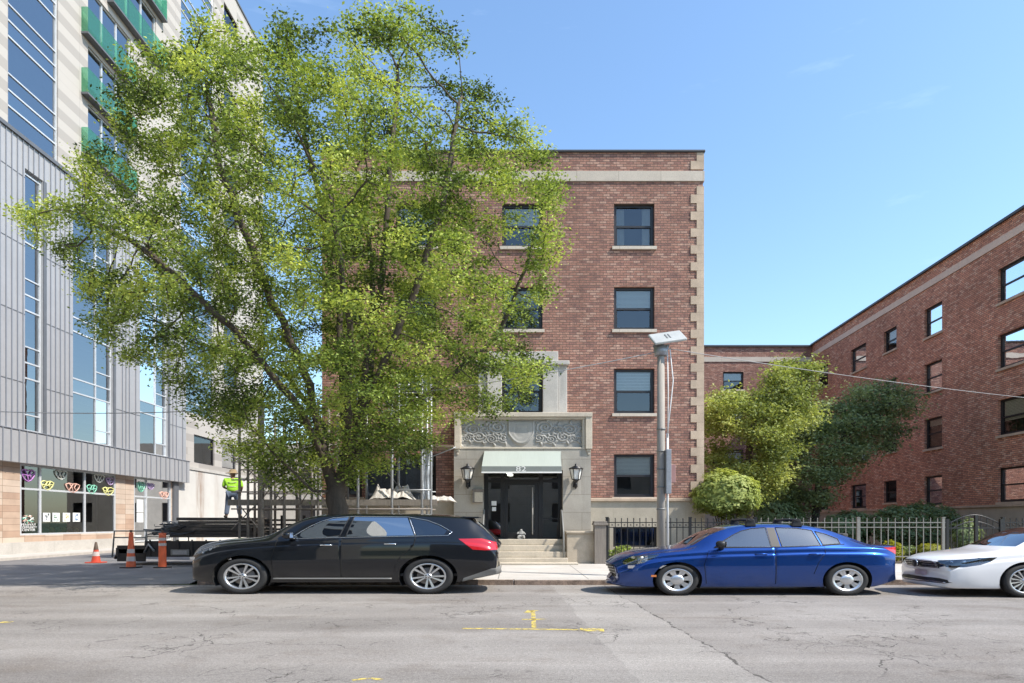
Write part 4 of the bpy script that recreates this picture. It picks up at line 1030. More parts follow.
def build_car(name, label, loc, sx, K_, paint, group='cars parked along the kerb'):
    root = thing(name, label, 'car', loc, 0, group, (sx, 1, 1))
    bm = K_['shape']()
    hw = K_['hw']
    # wheel arches
    xf, xr, r = K_['xf'], K_['xr'], K_['r']; ra = r + K_.get('gap', .055)
    liners = MB(); lips = MB()
    sidesel = lambda f: abs(f.calc_center_median().y) > .42
    for cx in (xf, xr):
        pol = circ(cx, r * 1.0, ra, 30); cut(bm, pol, 'side', sidesel)
        bmesh.ops.delete(bm, geom=pick(bm, pol, 'side', lambda f: sidesel(f)), context='FACES')
        pts = [(cx + ra * math.cos(t), r + ra * math.sin(t)) for t in [math.pi * (-.15 + 1.3 * i / 24) for i in range(25)]]
        for s in (-1, 1):
            ye, yi = s * (hw - .035), s * (hw - .38)
            liners = MB()
            for p, q in zip(pts[:-1], pts[1:]): liners.face([(p[0], ye, p[1]), (q[0], ye, q[1]), (q[0], yi, q[1]), (p[0], yi, p[1])], 0, True)
            liners.face([(p[0], yi, p[1]) for p in pts]); liners.build('wheel_arch_liner', M['arch'], root)
    # windows and the rest of the cut-outs
    near = lambda s: (lambda f: f.calc_center_median().y * s > .35)
    lib = {}
    for nm, view, poly, opt in K_['cuts']: 
        cut(bm, poly, view, opt.get('sel'))
    bm.normal_update()
    holders = {}
    for nm, view, poly, opt in K_['cuts']:
        sides = (-1, 1) if view == 'side' and not opt.get('both') else (0,)
        for s in sides:
            def sel(f, s=s, opt=opt):
                if s and f.calc_center_median().y * s < .3: return False
                return opt['sel'](f) if opt.get('sel') else True
            fs = pick(bm, poly, view, sel)
            o = split_off(bm, fs, nm, opt['mat'], root if not opt.get('under') else holders.get((opt['under'], s), root), opt.get('push', 0), opt.get('thick', 0))
            if o: holders[(opt.get('key', nm), s)] = o
            if o is not None and opt.get('cap'):
                pass
    # door panels: what is left inside the door outlines; shut lines stay between them
    for key, poly in K_['doors']:
        cut(bm, poly, 'side', sidesel)
    bm.normal_update()
    for key, poly in K_['doors']:
        cx = sum(p[0] for p in poly) / len(poly); cz = sum(p[1] for p in poly) / len(poly)
        for s in (-1, 1):
            fs = pick(bm, poly, 'side', lambda f, s=s: f.calc_center_median().y * s > .4)
            d = split_off(bm, fs, 'door', paint, root, 0)
            if d: holders[(key, s)] = d
    # shut lines: 9 mm dark strips just inside the skin
    bm.faces.ensure_lookup_table()
    me = bpy.data.meshes.new('body'); bm.to_mesh(me); bm.free(); me.materials.append(paint); body = link('body', me, root)
    for o in list(root.children):
        if o.name.startswith('door') and o.type == 'MESH':
            m = o.modifiers.new('shell', 'SOLIDIFY'); m.thickness = .012; m.offset = -1
            b = o.modifiers.new('b', 'BEVEL'); b.width = .004; b.segments = 1; b.limit_method = 'ANGLE'; b.angle_limit = R(60)
    for cx in (xf, xr):
        for s in (-1, 1): mk_wheel(root, cx, s * (hw - K_.get('inset', .125)), r, K_['tw'], K_['rim'], K_['style'], s)
    return root, body, holders
def seam(poly, hw_at, root, s, name='shut_line', wdt=.010, off=.002):
    """dark shut line drawn as a thin tube along the skin"""
    b = MB(); 
    pts = [(x, s * (hw_at(x, z) + off), z) for x, z in poly]; b.tube(pts, wdt / 2, 4); return b.build(name, M['dark'], root)
def interior(root, x0, x1, zf, zt, hw, sx, wheel_x):
    b = MB(); b.box(x0 - .55, x1 + .5, -hw, hw, zf - .25, zf - .2)
    b.box(x0 - .55, x0 - .1, -hw, hw, zf - .2, zf + .42)
    b.build('interior', M['seat'], root)
    for xx in (x0 + .75, x0 + 1.75):
        for yy in (-.38, .38):
            b = MB(); b.prism([(xx - .35, zf), (xx + .18, zf - .02), (xx + .32, zf + .55), (xx + .22, zf + .6), (xx + .08, zf + .12), (xx - .35, zf + .14)], yy - .22, yy + .22)
            b.prism([(xx + .24, zf + .62), (xx + .34, zf + .62), (xx + .37, zf + .80), (xx + .27, zf + .80)], yy - .12, yy + .12)
            b.build('seat', M['seat'], root, bevel=.03)
    b = MB(); ring = [(wheel_x + .06 * math.sin(t), -.38 + .18 * math.cos(t), zf + .42 + .17 * math.sin(t)) for t in [2 * math.pi * i / 20 for i in range(21)]]
    b.tube(ring, .016, 6); b.build('steering_wheel', M['blackp'], root)
def half_of(root, name):
    pass
from mathutils.bvhtree import BVHTree
def bow(hw, L, a, b):
    def f(x, y, z):
        q = min(1, abs(y) / hw) ** 2.2
        return a * q * max(0, 1 - x / .9) ** 1.5 - b * q * max(0, 1 - (L - x) / .7) ** 1.5
    return f
def make(K_):
    def shape():
        global nose_shift
        nose_shift = bow(K_['hw'], K_['L'], K_['bf'], K_['br'])
        bm = loft(K_['keys'], 84, K_['hw']); K_['bvh'] = BVHTree.FromBMesh(bm); return bm
    K_['shape'] = shape
def skin(K_, x, z, s, up=.003):
    h = K_['bvh'].ray_cast(Vector((x, s * 3, z)), Vector((0, -s, 0)))
    return Vector((x, h[0].y, z)) + h[1] * up if h[0] is not None else Vector((x, s * K_['hw'], z))
def skin_top(K_, x, y, up=.003):
    h = K_['bvh'].ray_cast(Vector((x, y, 4)), Vector((0, 0, -1)))
    return h[0] + h[1] * up if h[0] is not None else Vector((x, y, 1))
def skin_front(K_, y, z, up=.003, back=False):
    h = K_['bvh'].ray_cast(Vector((9 if back else -4, y, z)), Vector((-1 if back else 1, 0, 0)))
    return h[0] + h[1] * up if h[0] is not None else Vector((0, y, z))
def dense(poly, closed=True, step=.06):
    r = []; P = poly + ([poly[0]] if closed else [])
    for a, b in zip(P[:-1], P[1:]):
        n = max(1, int(math.hypot(b[0] - a[0], b[1] - a[1]) / step)); r += [(a[0] + (b[0] - a[0]) * i / n, a[1] + (b[1] - a[1]) * i / n) for i in range(n)]
    return r + [P[-1]]
def trim(K_, root, poly, mat, r=.010, name='window_trim', closed=True, sides=(-1, 1), up=.003):
    for s in sides:
        b = MB(); b.tube([skin(K_, x, z, s, up) for x, z in dense(poly, closed)], r, 5); b.build(name, mat, root)
def patch(K_, root, poly, mat, name, view='side', sides=(-1, 1), up=.004, thick=.0, nz=8):
    """a thin raised piece lying on the skin inside an outline (convex)"""
    out = None
    for s in sides:
        b = MB(); a0 = min(p[1] for p in poly); a1 = max(p[1] for p in poly); rows_ = []
        for i in range(nz + 1):
            v = a0 + (a1 - a0) * (i + (.001 if i == 0 else (-.001 if i == nz else 0))) / nz; xs = []
            for (p, q) in zip(poly, poly[1:] + poly[:1]):
                if (p[1] - v) * (q[1] - v) <= 0 and abs(p[1] - q[1]) > 1e-9: xs.append(p[0] + (q[0] - p[0]) * (v - p[1]) / (q[1] - p[1]))
            if len(xs) < 2: continue
            x0, x1 = min(xs), max(xs); rows_.append([(x0 + (x1 - x0) * j / 12, v) for j in range(13)])
        fn = (lambda u, v: skin(K_, u, v, s, up)) if view == 'side' else ((lambda u, v: skin_front(K_, u, v, up)) if view == 'front' else ((lambda u, v: skin_front(K_, u, v, up, True)) if view == 'back' else (lambda u, v: skin_top(K_, u, v, up))))
        for A_, B_ in zip(rows_[:-1], rows_[1:]):
            for j in range(12): b.face([fn(*A_[j]), fn(*A_[j+1]), fn(*B_[j+1]), fn(*B_[j])], 0, True)
        out = b.build(name, mat, root)
    return out
def handle(K_, par, x, z, s, mat, l=.20):
    b = MB(); p = skin(K_, x, z, s, 0); y = p.y
    b.tube([(x - l/2, y + s * .0, z - .004), (x - l/2 + .02, y + s * .035, z), (x, y + s * .042, z + .003), (x + l/2 - .02, y + s * .035, z), (x + l/2, y, z - .002)], [.012, .015, .016, .015, .012], 8); b.build('handle', mat, par)
def mirror(K_, root, x, z, s, shell, w_=.24):
    p = skin(K_, x, z - .05, s, 0); y = p.y; b = MB(); cx, cy, cz = x - .02, y + s * .17, z + .045
    i0 = len(b.v); n, m = 14, 8
    for j in range(m + 1):
        ph = math.pi * j / m
        for i in range(n):
            t = 2 * math.pi * i / n
            X_ = math.sin(ph) * math.cos(t); Z_ = math.cos(ph); Y_ = math.sin(ph) * math.sin(t)
            sg = lambda v, e: math.copysign(abs(v) ** e, v)
            b.v.append((cx + .085 * sg(X_, .8) * (1 if X_ < 0 else .55), cy + .115 * sg(Y_, .7), cz + .075 * sg(Z_, .7)))
    for j in range(m):
        for i in range(n): a = i0 + j * n + i; c = i0 + j * n + (i + 1) % n; b.f.append((a, c, c + n, a + n)); b.m.append(0); b.sm.append(True)
    b.tube([(x + .02, y - s * .01, z - .035), (x, y + s * .06, z - .015), (x - .01, y + s * .12, z + .01)], [.045, .03, .028], 8)
    o = b.build('mirror', shell, root)
    g = MB(); g.box(cx + .047, cx + .052, cy - .095, cy + .095, cz - .055, cz + .055); g.build('mirror_glass', M['chrome'], o)
def lamp_unit(K_, root, poly, s, name='headlight'):
    """reflectors and a projector inside a recessed dark bowl, with a clear lens over it (already split off)"""
    cx = sum(p[0] for p in poly) / len(poly); cz = sum(p[1] for p in poly) / len(poly)
    return cx, cz

# ---- black estate-like SUV
K1 = dict(L=4.90, hw=.97, xf=.95, xr=3.745, r=.378, tw=.235, rim=.262, style='ten', bf=.16, br=.12, inset=.13, gap=.065,
  keys=dict(x=(.07, 4.84),
    zc=[(0,.80),(.05,.88),(.12,.97),(.22,1.05),(.6,1.155),(1.05,1.20),(1.22,1.235),(1.34,1.30),(1.6,1.485),(1.86,1.635),(2.15,1.695),(2.6,1.712),(3.4,1.708),(4.0,1.685),(4.36,1.63),(4.42,1.59),(4.72,1.24),(4.82,1.08),(4.90,.95)],
    zr=[(0,.76),(.12,.92),(.22,1.00),(.6,1.11),(1.05,1.165),(1.22,1.195),(1.34,1.25),(1.6,1.43),(1.86,1.575),(2.15,1.645),(2.6,1.672),(3.4,1.665),(4.0,1.625),(4.36,1.56),(4.42,1.51),(4.72,1.20),(4.82,1.03),(4.90,.92)],
    zs=[(0,.70),(.12,.84),(.22,.90),(.6,1.02),(1.2,1.105),(2,1.165),(3,1.20),(4,1.215),(4.5,1.17),(4.75,1.08),(4.90,.88)],
    zm=[(0,.50),(.3,.58),(1,.68),(4,.72),(4.9,.66)], zb=[(0,.32),(.12,.27),(.5,.235),(4.1,.235),(4.5,.32),(4.9,.42)],
    wr=[(0,.52),(.2,.68),(.6,.75),(1.2,.765),(1.5,.75),(1.9,.715),(2.4,.69),(3.4,.68),(4.1,.65),(4.4,.63),(4.7,.66),(4.9,.60)],
    wb=[(0,.66),(.12,.78),(.3,.86),(.6,.905),(1.2,.92),(2,.905),(3.6,.90),(4.3,.87),(4.7,.82),(4.9,.72)],
    wm=[(0,.74),(.12,.86),(.3,.93),(.6,.965),(1,.97),(4.1,.97),(4.5,.94),(4.75,.89),(4.9,.80)],
    ws=[(0,.68),(.12,.82),(.4,.90),(.7,.925),(4.1,.925),(4.5,.88),(4.9,.74)]))
make(K1)
w1a = [(1.70,1.185),(1.84,1.315),(1.97,1.425),(2.13,1.525),(2.28,1.59),(2.53,1.622),(2.415,1.20)]
w1b = [(2.60,1.625),(2.50,1.215),(3.53,1.24),(3.41,1.612)]
w1c = [(3.465,1.60),(3.70,1.54),(3.90,1.435),(4.02,1.34),(3.98,1.25),(3.57,1.24)]
xsel = lambda a, b: (lambda f: a < f.calc_center_median().x < b)
M['black_paint'] = car_paint('black_pearl_paint', (.0045,.0055,.008), .0, .15, .35)
K1['cuts'] = [('side_window','side',w1a,dict(mat=M['tint'],key='w')),('side_window','side',w1b,dict(mat=M['tint'])),('side_window','side',w1c,dict(mat=M['tint_dark'])),
  ('windshield','front',[(-.70,1.275),(.70,1.275),(.60,1.635),(-.60,1.635)],dict(mat=M['windshield'],sel=xsel(1.15,2.2))),
  ('rear_window','front',[(-.60,1.27),(.60,1.27),(.54,1.57),(-.54,1.57)],dict(mat=M['tint'],sel=xsel(4.36,4.9))),
  ('headlight','side',[(.10,.78),(.13,.86),(.42,1.00),(.62,1.035),(.46,.92),(.28,.83)],dict(mat=M['lampglass'],sel=lambda f: abs(f.calc_center_median().y) > .5 and f.calc_center_median().x < 1)),
  ('tail_light','side',[(4.20,1.165),(4.55,1.17),(4.76,1.09),(4.80,.93),(4.60,.925),(4.42,.94)],dict(mat=M['tail'],push=.004)),
  ('rear_bumper_cover','side',[(4.22,.15),(4.28,.34),(4.45,.42),(4.70,.54),(5.2,.60),(5.2,.15)],dict(mat=M['greypaint'],both=True,sel=xsel(4.1,5.3))),
  ('grille','front',[(-.42,.55),(.42,.55),(.50,.80),(-.50,.80)],dict(mat=M['blackp'],sel=xsel(-1,.3)))]
K1['doors'] = [('fd',[(1.42,.36),(1.395,.75),(1.48,1.15),(2.44,1.17),(2.44,.36)]),('rd',[(2.452,.36),(2.452,1.17),(3.56,1.205),(3.53,1.02),(3.34,.80),(3.24,.55),(3.22,.36)])]
suv, body, H = build_car('parked_car', 'black station-wagon-like car with multi-spoke wheels, parked at the kerb left of the steps', (-7.01, 13.42 + .97, 0), 1.4, K1, M['black_paint'])
for s in (-1, 1):
    for k, hx in (('fd', 2.22), ('rd', 3.18)): handle(K1, H[(k, s)], hx, 1.035 if k == 'fd' else 1.06, s, M['black_paint'] if False else M['chrome'], .19)
    mirror(K1, suv, 1.70, 1.20, s, M['black_paint'])
trim(K1, suv, [(1.66,1.165),(1.82,1.32),(1.96,1.437),(2.12,1.54),(2.28,1.607),(2.6,1.64),(3.42,1.628),(3.72,1.555),(3.92,1.45),(4.10,1.305),(4.04,1.235),(3.5,1.222),(2.5,1.197),(1.66,1.165)], M['chrome'], .006, closed=False)
for p in ([(2.40,1.2),(2.53,1.63)],[(2.50,1.21),(2.60,1.63)],[(3.55,1.24),(3.44,1.61)]): trim(K1, suv, p, M['chrome'] if p[0][0] > 3 else M['blackp'], .009, closed=False)
trim(K1, suv, [(1.42,.33),(3.2,.33)], M['greypaint'], .018, 'sill_trim', closed=False)
trim(K1, suv, [(1.42,.36),(1.395,.75),(1.48,1.15)], M['dark'], .005, 'shut_line', closed=False); trim(K1, suv, [(3.56,1.205),(3.53,1.02),(3.34,.80),(3.24,.55)], M['dark'], .005, 'shut_line', closed=False); trim(K1, suv, [(2.446,.36),(2.446,1.17)], M['dark'], .006, 'shut_line', closed=False)
b = MB(); b.box(4.20, 4.50, -.58, .58, 1.60, 1.635); b.build('spoiler', M['black_paint'], suv, bevel=.012)
interior(suv, 1.75, 4.1, .62, 1.6, .76, 1.4, 1.72)
for yy in (-.62, .62):
    b = MB(); b.tube([(.30, yy, .90), (.26, yy, .88)], .07, 10); b.build('lamp_projector', M['reflector'], suv)
b = MB(); b.box(.12,.75,-.8,.8,.72,.78); b.box(.42,.46,-.82,.82,.72,1.0); b.build('lamp_housing', M['reflector'], suv)

# ---- blue saloon
K2 = dict(L=4.64, hw=.895, xf=1.0, xr=3.575, r=.325, tw=.205, rim=.222, style='cap', bf=.26, br=.34, inset=.115, gap=.05,
  keys=dict(x=(0, 4.53),
    zc=[(0,.64),(.05,.69),(.12,.755),(.24,.83),(.445,.905),(.81,.965),(1.05,.99),(1.18,1.03),(1.59,1.325),(1.83,1.43),(2.15,1.48),(2.49,1.495),(3.0,1.475),(3.35,1.40),(3.72,1.235),(4.0,1.085),(4.12,1.05),(4.45,1.035),(4.55,1.01),(4.64,.93)],
    zr=[(0,.61),(.12,.71),(.24,.79),(.445,.87),(.81,.93),(1.05,.955),(1.18,.985),(1.59,1.25),(1.83,1.365),(2.15,1.428),(2.49,1.448),(3.0,1.422),(3.35,1.348),(3.72,1.185),(4.0,1.05),(4.12,1.02),(4.45,1.005),(4.55,.98),(4.64,.90)],
    zs=[(0,.56),(.12,.64),(.24,.70),(.445,.80),(.81,.87),(1.1,.905),(1.6,.945),(2.4,.975),(3.2,1.0),(3.8,1.0),(4.3,.965),(4.64,.86)],
    zm=[(0,.40),(.2,.46),(.6,.54),(1,.57),(3.8,.60),(4.64,.58)], zb=[(0,.20),(.15,.165),(.6,.165),(3.9,.165),(4.3,.24),(4.64,.34)],
    wr=[(0,.48),(.2,.60),(.45,.65),(1.05,.69),(1.5,.63),(1.9,.56),(2.5,.54),(3.2,.54),(3.6,.57),(4,.62),(4.4,.64),(4.64,.56)],
    wb=[(0,.58),(.12,.68),(.3,.76),(.5,.80),(1,.835),(2,.84),(3.5,.83),(4.2,.79),(4.5,.73),(4.64,.64)],
    wm=[(0,.68),(.12,.78),(.3,.845),(.5,.875),(1,.895),(3.8,.895),(4.3,.86),(4.5,.81),(4.64,.72)],
    ws=[(0,.62),(.12,.73),(.4,.82),(.7,.85),(3.9,.85),(4.3,.80),(4.64,.66)]))
make(K2)
w2a = [(1.58,1.0),(1.72,1.12),(1.88,1.24),(2.03,1.33),(2.20,1.383),(2.415,1.403),(2.43,1.0)]
w2b = [(2.57,1.402),(2.90,1.39),(3.13,1.342),(3.19,1.03),(2.60,1.008)]
w2c = [(3.17,1.325),(3.32,1.27),(3.49,1.17),(3.50,1.07),(3.225,1.045)]
M['blue_paint'] = car_paint('deep_blue_metallic_paint', (.007,.052,.245), .75, .25, .25)
hl2 = [(.20,.63),(.21,.71),(.34,.80),(.55,.835),(.74,.85),(.62,.755),(.50,.68),(.36,.635)]
K2['cuts'] = [('side_window','side',w2a,dict(mat=M['autoglass'])),('side_window','side',w2b,dict(mat=M['autoglass'])),('side_window','side',w2c,dict(mat=M['autoglass'])),
  ('windshield','front',[(-.64,1.04),(.64,1.04),(.53,1.385),(-.53,1.385)],dict(mat=M['windshield'],sel=xsel(1.0,2.2))),
  ('rear_window','front',[(-.55,1.10),(.55,1.10),(.48,1.35),(-.48,1.35)],dict(mat=M['windshield'],sel=xsel(3.2,4.2))),
  ('headlight','side',hl2,dict(mat=M['lampglass'],sel=lambda f: abs(f.calc_center_median().y) > .40 and f.calc_center_median().x < 1)),
  ('tail_light','side',[(4.16,.985),(4.45,.995),(4.70,.93),(4.70,.76),(4.48,.77),(4.32,.87)],dict(mat=M['tail'],push=.004)),
  ('grille','front',[(-.46,.36),(.46,.36),(.50,.62),(-.50,.62)],dict(mat=M['blackp'],sel=xsel(-1,.35)))]
K2['doors'] = [('fd',[(1.44,.25),(1.40,.65),(1.48,.93),(2.475,.985),(2.485,.25)]),('rd',[(2.495,.25),(2.487,.985),(3.24,1.015),(3.24,.88),(3.13,.68),(3.06,.45),(3.04,.25)])]
blue, body2, H2 = build_car('parked_car', 'shiny dark blue saloon with roof rack bars parked in front of the black fence', (2.048, 13.15 + .895, 0), 1.36, K2, M['blue_paint'])
for s in (-1, 1):
    for k, hx in (('fd', 2.27), ('rd', 3.08)): handle(K2, H2[(k, s)], hx, .86, s, M['blue_paint'], .18)
    mirror(K2, blue, 1.66, 1.02, s, M['blackp'])
trim(K2, blue, [(1.44,.25),(1.40,.65),(1.48,.93)], M['dark'], .004, 'shut_line', closed=False); trim(K2, blue, [(3.24,1.01),(3.24,.88),(3.13,.68),(3.06,.45)], M['dark'], .004, 'shut_line', closed=False); trim(K2, blue, [(2.49,.25),(2.481,.98)], M['dark'], .005, 'shut_line', closed=False)
trim(K2, blue, [(1.56,.985),(2.45,.998),(3.2,1.028),(3.56,1.06)], M['blackp'], .008, closed=False)
for w_ in (w2a, w2b, w2c): trim(K2, blue, w_, M['blackp'], .008)
patch(K2, blue, [(2.44,1.01),(2.57,1.01),(2.555,1.40),(2.43,1.40)], M['blackp'], 'pillar_cover')
patch(K2, blue, [(.60,.39),(.68,.39),(.68,.43),(.60,.43)], M['amber'], 'side_marker')
patch(K2, blue, [(-.17,.30),(.17,.30),(.17,.40),(-.17,.40)], M['plate'], 'number_plate', 'front', (1,), .012)
for z_ in (.44, .51, .57):
    b = MB(); b.tube([skin_front(K2, y_, z_, .006) for y_ in [(-.44 + .88 * i / 12) for i in range(13)]], .009, 5); b.build('grille_bar', M['chrome'], blue)
interior(blue, 1.62, 3.2, .48, 1.4, .70, 1.36, 1.62)
b = MB(); b.box(.26,.9,-.78,.78,.56,.62); b.box(.52,.56,-.80,.80,.60,.82); b.build('lamp_housing', M['reflector'], blue)
for yy in (-.66, .66):
    b = MB(); b.tube([(.46, yy, .73), (.42, yy, .72)], .055, 12); b.tube([(.50, yy * 1.14, .77), (.46, yy * 1.14, .765)], .04, 10); b.build('lamp_projector', M['lantern_glass'], blue)
rack = thing('roof_rack', 'black roof rack crossbars clamped on the roof of the blue saloon', 'roof rack', (2.048, 13.15 + .895, 0), scale=(1.36, 1, 1))
for x_, h_ in ((2.20, 1.485), (2.92, 1.485)):
    b = MB(); b.tube([(x_, -.56, h_ + .075), (x_ - .01, 0, h_ + .085), (x_, .56, h_ + .075)], [.026] * 3, 8, sx=1.6); br = b.build('crossbar', M['blackp'], rack)
    for yy in (-.50, .50):
        b = MB(); zt = skin_top(K2, x_, yy, 0).z; b.prism([(x_ - .085, zt - .012), (x_ + .085, zt - .012), (x_ + .05, h_ + .10), (x_ - .05, h_ + .10)], yy - .045, yy + .045); b.build('foot', M['blackp'], rack, bevel=.012)

# ---- white saloon
K3 = dict(L=4.87, hw=.915, xf=1.17, xr=3.90, r=.335, tw=.215, rim=.240, style='multi', bf=.15, br=.16, inset=.115, gap=.055,
  keys=dict(x=(0, 4.87),
    zc=[(0,.72),(.04,.755),(.12,.80),(.3,.86),(.6,.905),(.85,.945),(.95,.975),(1.07,1.035),(1.5,1.31),(1.8,1.42),(2.2,1.46),(2.7,1.475),(3.2,1.44),(3.6,1.34),(4.0,1.17),(4.2,1.10),(4.7,1.06),(4.82,1.03),(4.87,.97)],
    zr=[(0,.68),(.12,.765),(.3,.82),(.6,.87),(.85,.91),(.95,.925),(1.07,.97),(1.5,1.24),(1.8,1.36),(2.2,1.412),(2.7,1.43),(3.2,1.39),(3.6,1.29),(4.0,1.12),(4.2,1.06),(4.7,1.02),(4.87,.93)],
    zs=[(0,.64),(.12,.72),(.3,.77),(.6,.83),(1.1,.90),(2,.95),(3,.98),(4,.985),(4.6,.95),(4.87,.88)],
    zm=[(0,.46),(.2,.50),(.6,.56),(1,.58),(3.9,.60),(4.87,.58)], zb=[(0,.19),(.15,.165),(.6,.165),(4.1,.165),(4.5,.24),(4.87,.34)],
    wr=[(0,.60),(.2,.66),(.5,.69),(1.0,.71),(1.4,.65),(1.8,.58),(2.6,.56),(3.4,.56),(3.8,.60),(4.2,.66),(4.6,.67),(4.87,.58)],
    wb=[(0,.70),(.12,.76),(.3,.81),(.6,.84),(1.1,.86),(2,.86),(3.8,.85),(4.4,.82),(4.7,.76),(4.87,.66)],
    wm=[(0,.80),(.12,.85),(.3,.885),(.6,.90),(1,.915),(4,.915),(4.5,.88),(4.7,.84),(4.87,.74)],
    ws=[(0,.74),(.12,.80),(.4,.85),(.7,.87),(4.1,.87),(4.5,.82),(4.87,.68)]))
make(K3)
w3a = [(1.50,.99),(1.72,1.13),(1.98,1.24),(2.15,1.32),(2.35,1.37),(2.58,1.385),(2.60,1.01)]
w3b = [(2.70,1.385),(3.05,1.365),(3.38,1.295),(3.45,1.05),(2.72,1.015)]
w3c = [(3.42,1.285),(3.60,1.21),(3.72,1.10),(3.5,1.055)]
M['white_paint'] = car_paint('white_car_paint', (.76,.765,.77), .0, .02, .35)
hl3 = [(-.05,.60),(-.05,.715),(.30,.765),(.55,.80),(.76,.81),(.66,.72),(.50,.655),(.28,.605)]
K3['cuts'] = [('side_window','side',w3a,dict(mat=M['autoglass'])),('side_window','side',w3b,dict(mat=M['autoglass'])),('side_window','side',w3c,dict(mat=M['autoglass'])),
  ('windshield','front',[(-.66,1.02),(.66,1.02),(.55,1.405),(-.55,1.405)],dict(mat=M['windshield'],sel=xsel(.9,2.3))),
  ('rear_window','front',[(-.58,1.14),(.58,1.14),(.50,1.38),(-.50,1.38)],dict(mat=M['windshield'],sel=xsel(3.4,4.4))),
  ('headlight','side',hl3,dict(mat=M['lampglass'],sel=lambda f: abs(f.calc_center_median().y) > .53 and f.calc_center_median().x < 1)),
  ('tail_light','side',[(4.3,.96),(4.7,.97),(4.95,.90),(4.95,.76),(4.6,.78)],dict(mat=M['tail'],push=.004)),
  ('grille','front',[(-.54,.565),(.54,.565),(.545,.705),(-.545,.705)],dict(mat=M['blackp'],sel=xsel(-1,.5))),
  ('lower_grille','front',[(-.66,.265),(.66,.265),(.80,.29),(.74,.345),(.5,.365),(-.5,.365),(-.74,.345),(-.80,.29)],dict(mat=M['blackp'],sel=xsel(-1,.55)))]
K3['doors'] = [('fd',[(1.50,.25),(1.46,.65),(1.56,.93),(2.645,.985),(2.655,.25)]),('rd',[(2.665,.25),(2.657,.985),(3.50,1.01),(3.50,.88),(3.42,.70),(3.36,.5),(3.34,.25)])]
whi, body3, H3 = build_car('parked_car', 'white saloon with a round badge on its nose, at the right edge', (8.68, 12.80 + .915, 0), 1.4, K3, M['white_paint'])
for s in (-1, 1):
    for k, hx in (('fd', 2.42), ('rd', 3.30)): handle(K3, H3[(k, s)], hx, .87, s, M['white_paint'], .18)
    mirror(K3, whi, 1.74, 1.01, s, M['white_paint'])
for w_ in (w3a, w3b, w3c): trim(K3, whi, w_, M['blackp'], .008)
for z_, hw_ in ((.59, .52), (.635, .53), (.68, .53)):
    b = MB(); b.tube([skin_front(K3, y_, z_, .008) for y_ in [(-hw_ + 2 * hw_ * i / 14) for i in range(15)]], .006, 5); b.build('grille_bar', M['chrome'], whi)
b = MB(); b.tube([skin_front(K3, y_, .285, .010) for y_ in [(-.72 + 1.44 * i / 18) for i in range(19)]], .010, 5); b.build('bumper_trim', M['chrome'], whi)
patch(K3, whi, [(-.20,.40),(.20,.40),(.20,.51),(-.20,.51)], M['plate'], 'number_plate', 'front', (1,), .02)
b = MB(); b.box(.12,.95,-.82,.82,.60,.64); b.box(.50,.54,-.84,.84,.60,.80); b.build('lamp_housing', M['dark'], whi)
for yy in (-1, 1):
    for (x_, y_, z_, r_) in ((.22, .64, .70, .042), (.34, .74, .71, .045)):
        b = MB(); b.lathe([(0, -.03), (r_ * .6, -.03), (r_, .0), (r_, .02)], (x_, yy * y_, z_), 14, axis='X'); b.build('lamp_projector', M['reflector'], whi)
    b = MB(); b.tube([skin(K3, x_, z_, yy, -.02) for x_, z_ in ((.40, .69), (.55, .735), (.68, .77))], .008, 6); b.build('lamp_strip', M['reflector'], whi)
# round badge: ring with two stacked letter shapes
b = MB(); R_ = .072
ring = [Vector((0, R_ * math.cos(t), R_ * math.sin(t))) for t in [2 * math.pi * i / 28 for i in range(29)]]
base = Vector((-.028, 0, .64)); b.tube([base + p for p in ring], .0085, 6)
def st(pts): b.tube([base + Vector((0, y_ * R_, z_ * R_)) for y_, z_ in pts], .0062, 5)
st([(-.40, .88), (0, .08), (.40, .88)]); st([(-.88, .40), (-.42, -.86), (0, -.08), (.42, -.86), (.88, .40)])
bd = b.build('badge', M['chrome'], whi); d = MB(); d.lathe([(0, -.015), (R_ * .98, -.015), (R_, .03)], tuple(base), 24, axis='X'); d.build('badge_disc', M['blackp'], bd)
interior(whi, 1.7, 3.4, .50, 1.4, .72, 1.4, 1.72)
# ---------------------------------------------------------------- trees
def leaf_mat(name, stops, trans=.45):
    t = NT(name); at = t.n('Attribute'); at.attribute_name = 'tint'
    c = t.ramp(at.outputs['Fac'], stops); t.col(c); t.set(rough=.55, spec=.25)
    tr = t.n('BsdfTranslucent'); hs = t.mix(1.0, c, (1.0, 1.0, .55), 'MULTIPLY'); t.l(hs, tr.inputs['Color'])
    m = t.n('MixShader'); m.inputs[0].default_value = trans; t.l(t.b.outputs[0], m.inputs[1]); t.l(tr.outputs[0], m.inputs[2]); t.l(m.outputs[0], t.t.nodes['Material Output'].inputs[0]); return t.mat
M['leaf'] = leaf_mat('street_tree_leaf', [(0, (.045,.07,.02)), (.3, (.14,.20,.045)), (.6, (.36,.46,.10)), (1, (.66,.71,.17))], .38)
M['leaf_pale'] = leaf_mat('pale_tree_leaf', [(0, (.14,.18,.06)), (.5, (.36,.42,.12)), (1, (.60,.63,.22))])
M['leaf_dark'] = leaf_mat('dark_tree_leaf', [(0, (.11,.15,.08)), (.6, (.28,.35,.17)), (1, (.44,.50,.26))], .45)
M['leaf_yellow'] = leaf_mat('golden_hedge_leaf', [(0, (.16,.19,.03)), (1, (.50,.48,.07))])
